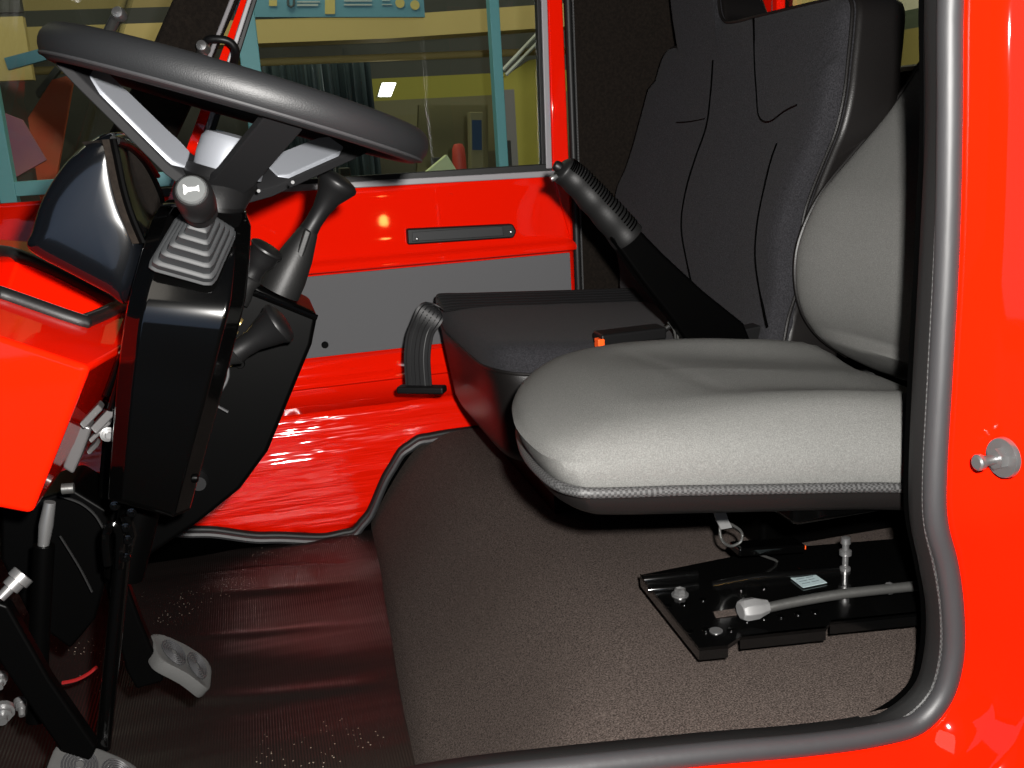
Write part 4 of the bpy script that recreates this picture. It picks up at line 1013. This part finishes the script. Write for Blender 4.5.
# things on the bench seen low in the window
bt = P(400, 180, y=4.2).z
g = Geo(); wb = thing('workbench', 'long dark bench top seen just above the window sill', 'workbench', (.5, 4.4, 0))
g.box((.55, 4.4, bt - .025), (1.9, .6, .05)); g.obj('bench_top', M['dark'], wb, bevel=.004)
for x in (-.3, 1.4):
    g = Geo(); g.box((x, 4.4, (bt - .05) / 2), (.06, .5, bt - .05)); g.obj('leg', M['dark'], wb)
o = Geo().prism([P(424, 174, y=4.2), P(458, 172, y=4.2), P(447, 155, y=4.2)], (0, .05, 0)).obj('folded_leaflet', M['paper_green']); tag(o, 'pale green folded leaflet standing up on the bench beyond window', 'leaflet')
g = Geo(); c = P(460, 172, y=4.32); g.lathe([(0, 0), (.03, 0), (.03, .06), (.027, .10), (.018, .118), (0, .12)], c, (0, 0, 1), n=20); o = g.obj('canister', M['red_box']); tag(o, 'red canister standing on bench beside the green leaflet', 'canister')
ck = thing('cabinet', 'slim pale cabinet with dark blue screen in the workshop', 'cabinet', P(477, 176, y=4.5))
g = Geo(); g.prism([P(471, 176, y=4.5), P(484, 175, y=4.5), P(483, 112, y=4.5), P(470, 112, y=4.5)], (0, .06, 0)); g.obj('cabinet_body', M['dim'], ck, bevel=.004)
g = Geo(); g.prism([P(472.5, 150, y=4.495), P(482, 150, y=4.495), P(481.5, 120, y=4.495), P(472, 120, y=4.495)], (0, .008, 0)); g.obj('screen', M['screen'], ck)
ec = thing('test_unit', 'pale instrument case standing on the bench below the wheel rim', 'instrument', P(300, 182, y=4.2))
g = Geo(); g.prism([P(262, 184, y=4.2), P(313, 180, y=4.2), P(313, 164, y=4.2), P(262, 168, y=4.2)], (0, .12, 0)); g.obj('case', M['whitebody'], ec, bevel=.004)
mo = thing('monitor', 'small monitor with pale frame beside the instrument case', 'monitor', P(325, 180, y=4.2))
g = Geo(); g.prism([P(314, 180, y=4.2), P(336, 179, y=4.2), P(336, 160, y=4.2), P(314, 162, y=4.2)], (0, .03, 0)); g.obj('monitor_frame', M['whitebody'], mo, bevel=.003)
g = Geo(); g.prism([P(317, 178, y=4.195), P(333, 177, y=4.195), P(333, 163, y=4.195), P(317, 165, y=4.195)], (0, .01, 0)); g.obj('screen', M['screen'], mo)
for i, (a, w_, h_, m_, lb) in enumerate(((345, 10, 14, 'dark', 'dark box beside the monitor on bench'), (437, 7, 18, 'dark', 'black box left of the red canister on bench'), (505, 12, 30, 'dark', 'tall dark crate right of the teal post on bench'))):
    p = P(a, 178, y=4.35); s_ = 4.35 / FOC
    o = Geo().box((p.x, p.y, bt + h_ * s_ / 2), (w_ * s_, .08, h_ * s_)).obj('storage_box', M[m_], bevel=.004); tag(o, lb, 'box')
o = Geo().box((1.42, 5.4, .88), (.06, .06, 1.76)).obj('grey_pole', M['grey_strip']); tag(o, 'grey upright pole near right edge of the passenger window view', 'pole')
# olive inner wall right of the post and mid partition
g = Geo(); g.prism([P(417, 178, y=6.9), P(488, 176, y=6.9), P(488, 105, y=6.9), P(419, 105, y=6.9)], (0, .05, 0)); g.obj('trim_10', M['dim'], kind='structure')
g = Geo(); g.prism([P(500, 178, y=6.2), P(560, 176, y=6.2), P(560, 55, y=6.2), P(530, 60, y=6.2), P(500, 80, y=6.2)], (0, .05, 0)); g.obj('trim_11', M['olive'], kind='structure')
ol2 = thing('lamp_tube', 'bright slanted twin tube lamp right of the teal post', 'lamp', P(520, 60, y=5.0))  # lamp tubes float free, no hanger is modelled
for k in (0, 5):
    g = Geo(); g.tube([P(503 + k * .6, 70 + k, y=5.0), P(538 + k * .3, 33 + k * 1.6, y=5.0)], .009, n=8); g.obj('tube', M['whitebody'], ol2)
# windscreen view
fp_ = [P(0, 186, y=3.7), P(46, 160, y=3.7), P(22, 120, y=3.7), P(-30, 100, y=3.7), V((P(-40, 186, y=3.7).x, 3.7, .0)), V((P(0, 186, y=3.7).x, 3.7, 0))]
o = Geo().prism(fp_, (0, .02, 0)).obj('poster', M['pink']); tag(o, 'faded pink poster with slanted edge beyond the windscreen', 'poster')
o = Geo().prism([V((P(28, 185, y=3.9).x, 3.9, 0)), V((P(55, 185, y=3.9).x, 3.9, 0)), P(55, 185, y=3.9), P(74, 74, y=3.9), P(52, 80, y=3.9), P(28, 118, y=3.9)], (0, .03, 0)).obj('display_board', M['orange_sheet']); tag(o, 'orange-red upright display board beyond the windscreen', 'display board')
o = Geo().prism([P(8, 70, y=4.6), P(52, 58, y=4.6), P(50, 46, y=4.6), P(4, 58, y=4.6)], (0, .03, 0)).obj('small_sign', M['boardblue']); tag(o, 'small dull blue sign hanging left of the steering wheel rim', 'sign')
g = Geo(); g.box((-2.6, 5.3, 2.05), (3.4, .06, .28)); g.obj('trim_12', M['cream'], kind='structure')
g = Geo(); g.box((-2.6, 5.3, 2.55), (3.4, .06, .68)); g.obj('trim_13', M['dark'], kind='structure')
g = Geo(); g.box((-2.6, 5.32, 1.2), (3.4, .06, 1.05)); g.obj('trim_14', M['dark'], kind='structure')
g = Geo(); g.prism([P(35, 92, y=4.4), P(55, 66, y=4.4), P(60, 70, y=4.4), P(38, 98, y=4.4)], (0, .05, 0)); o = g.obj('strut', M['dark']); tag(o, 'dark slanted strut behind the wheel rim beyond windscreen', 'strut')

wl = thing('reflection_lamp', 'unseen warm bulb on a thin stand, added behind the viewer to mirror in the red door', 'lamp', (.92, -3.0, 0))  # unseen lamp, added so its bulb mirrors as a warm spot in the door
g = Geo(); g.lathe([(0, -.03), (.02, -.028), (.031, -.012), (.034, .006), (.025, .03), (.013, .045), (0, .05)], (.92, -3.0, 1.20), (0, 0, 1)); g.obj('bulb', emis('warm_bulb', (1, .55, .12), 40), wl)
g = Geo(); g.tube([(.92, -3.0, .03), (.92, -3.0, 1.175)], .012, n=10); g.lathe([(0, 0), (.16, 0), (.16, .01), (.02, .03), (0, .03)], (.92, -3.0, 0), (0, 0, 1)); g.obj('stand', M['satin'], wl)
# wall behind the photographer, and an unseen glowing pane added for reflections
g = Geo(); g.box((0, -5.2, 2), (14, .1, 4)); g.obj('wall_front', M['concrete'], kind='structure')
g = Geo(); g.box((-1.9, -5.12, 1.5), (3.6, .04, 2.6)); g.obj('reflection_pane', M['glow_pane'], kind='structure')

vs_ = sc.view_settings
sc.display_settings.display_device = 'sRGB'
vs_.view_transform = 'Standard'; vs_.look = 'None'; vs_.gamma = 1; vs_.exposure = 0; vs_.use_curve_mapping = False
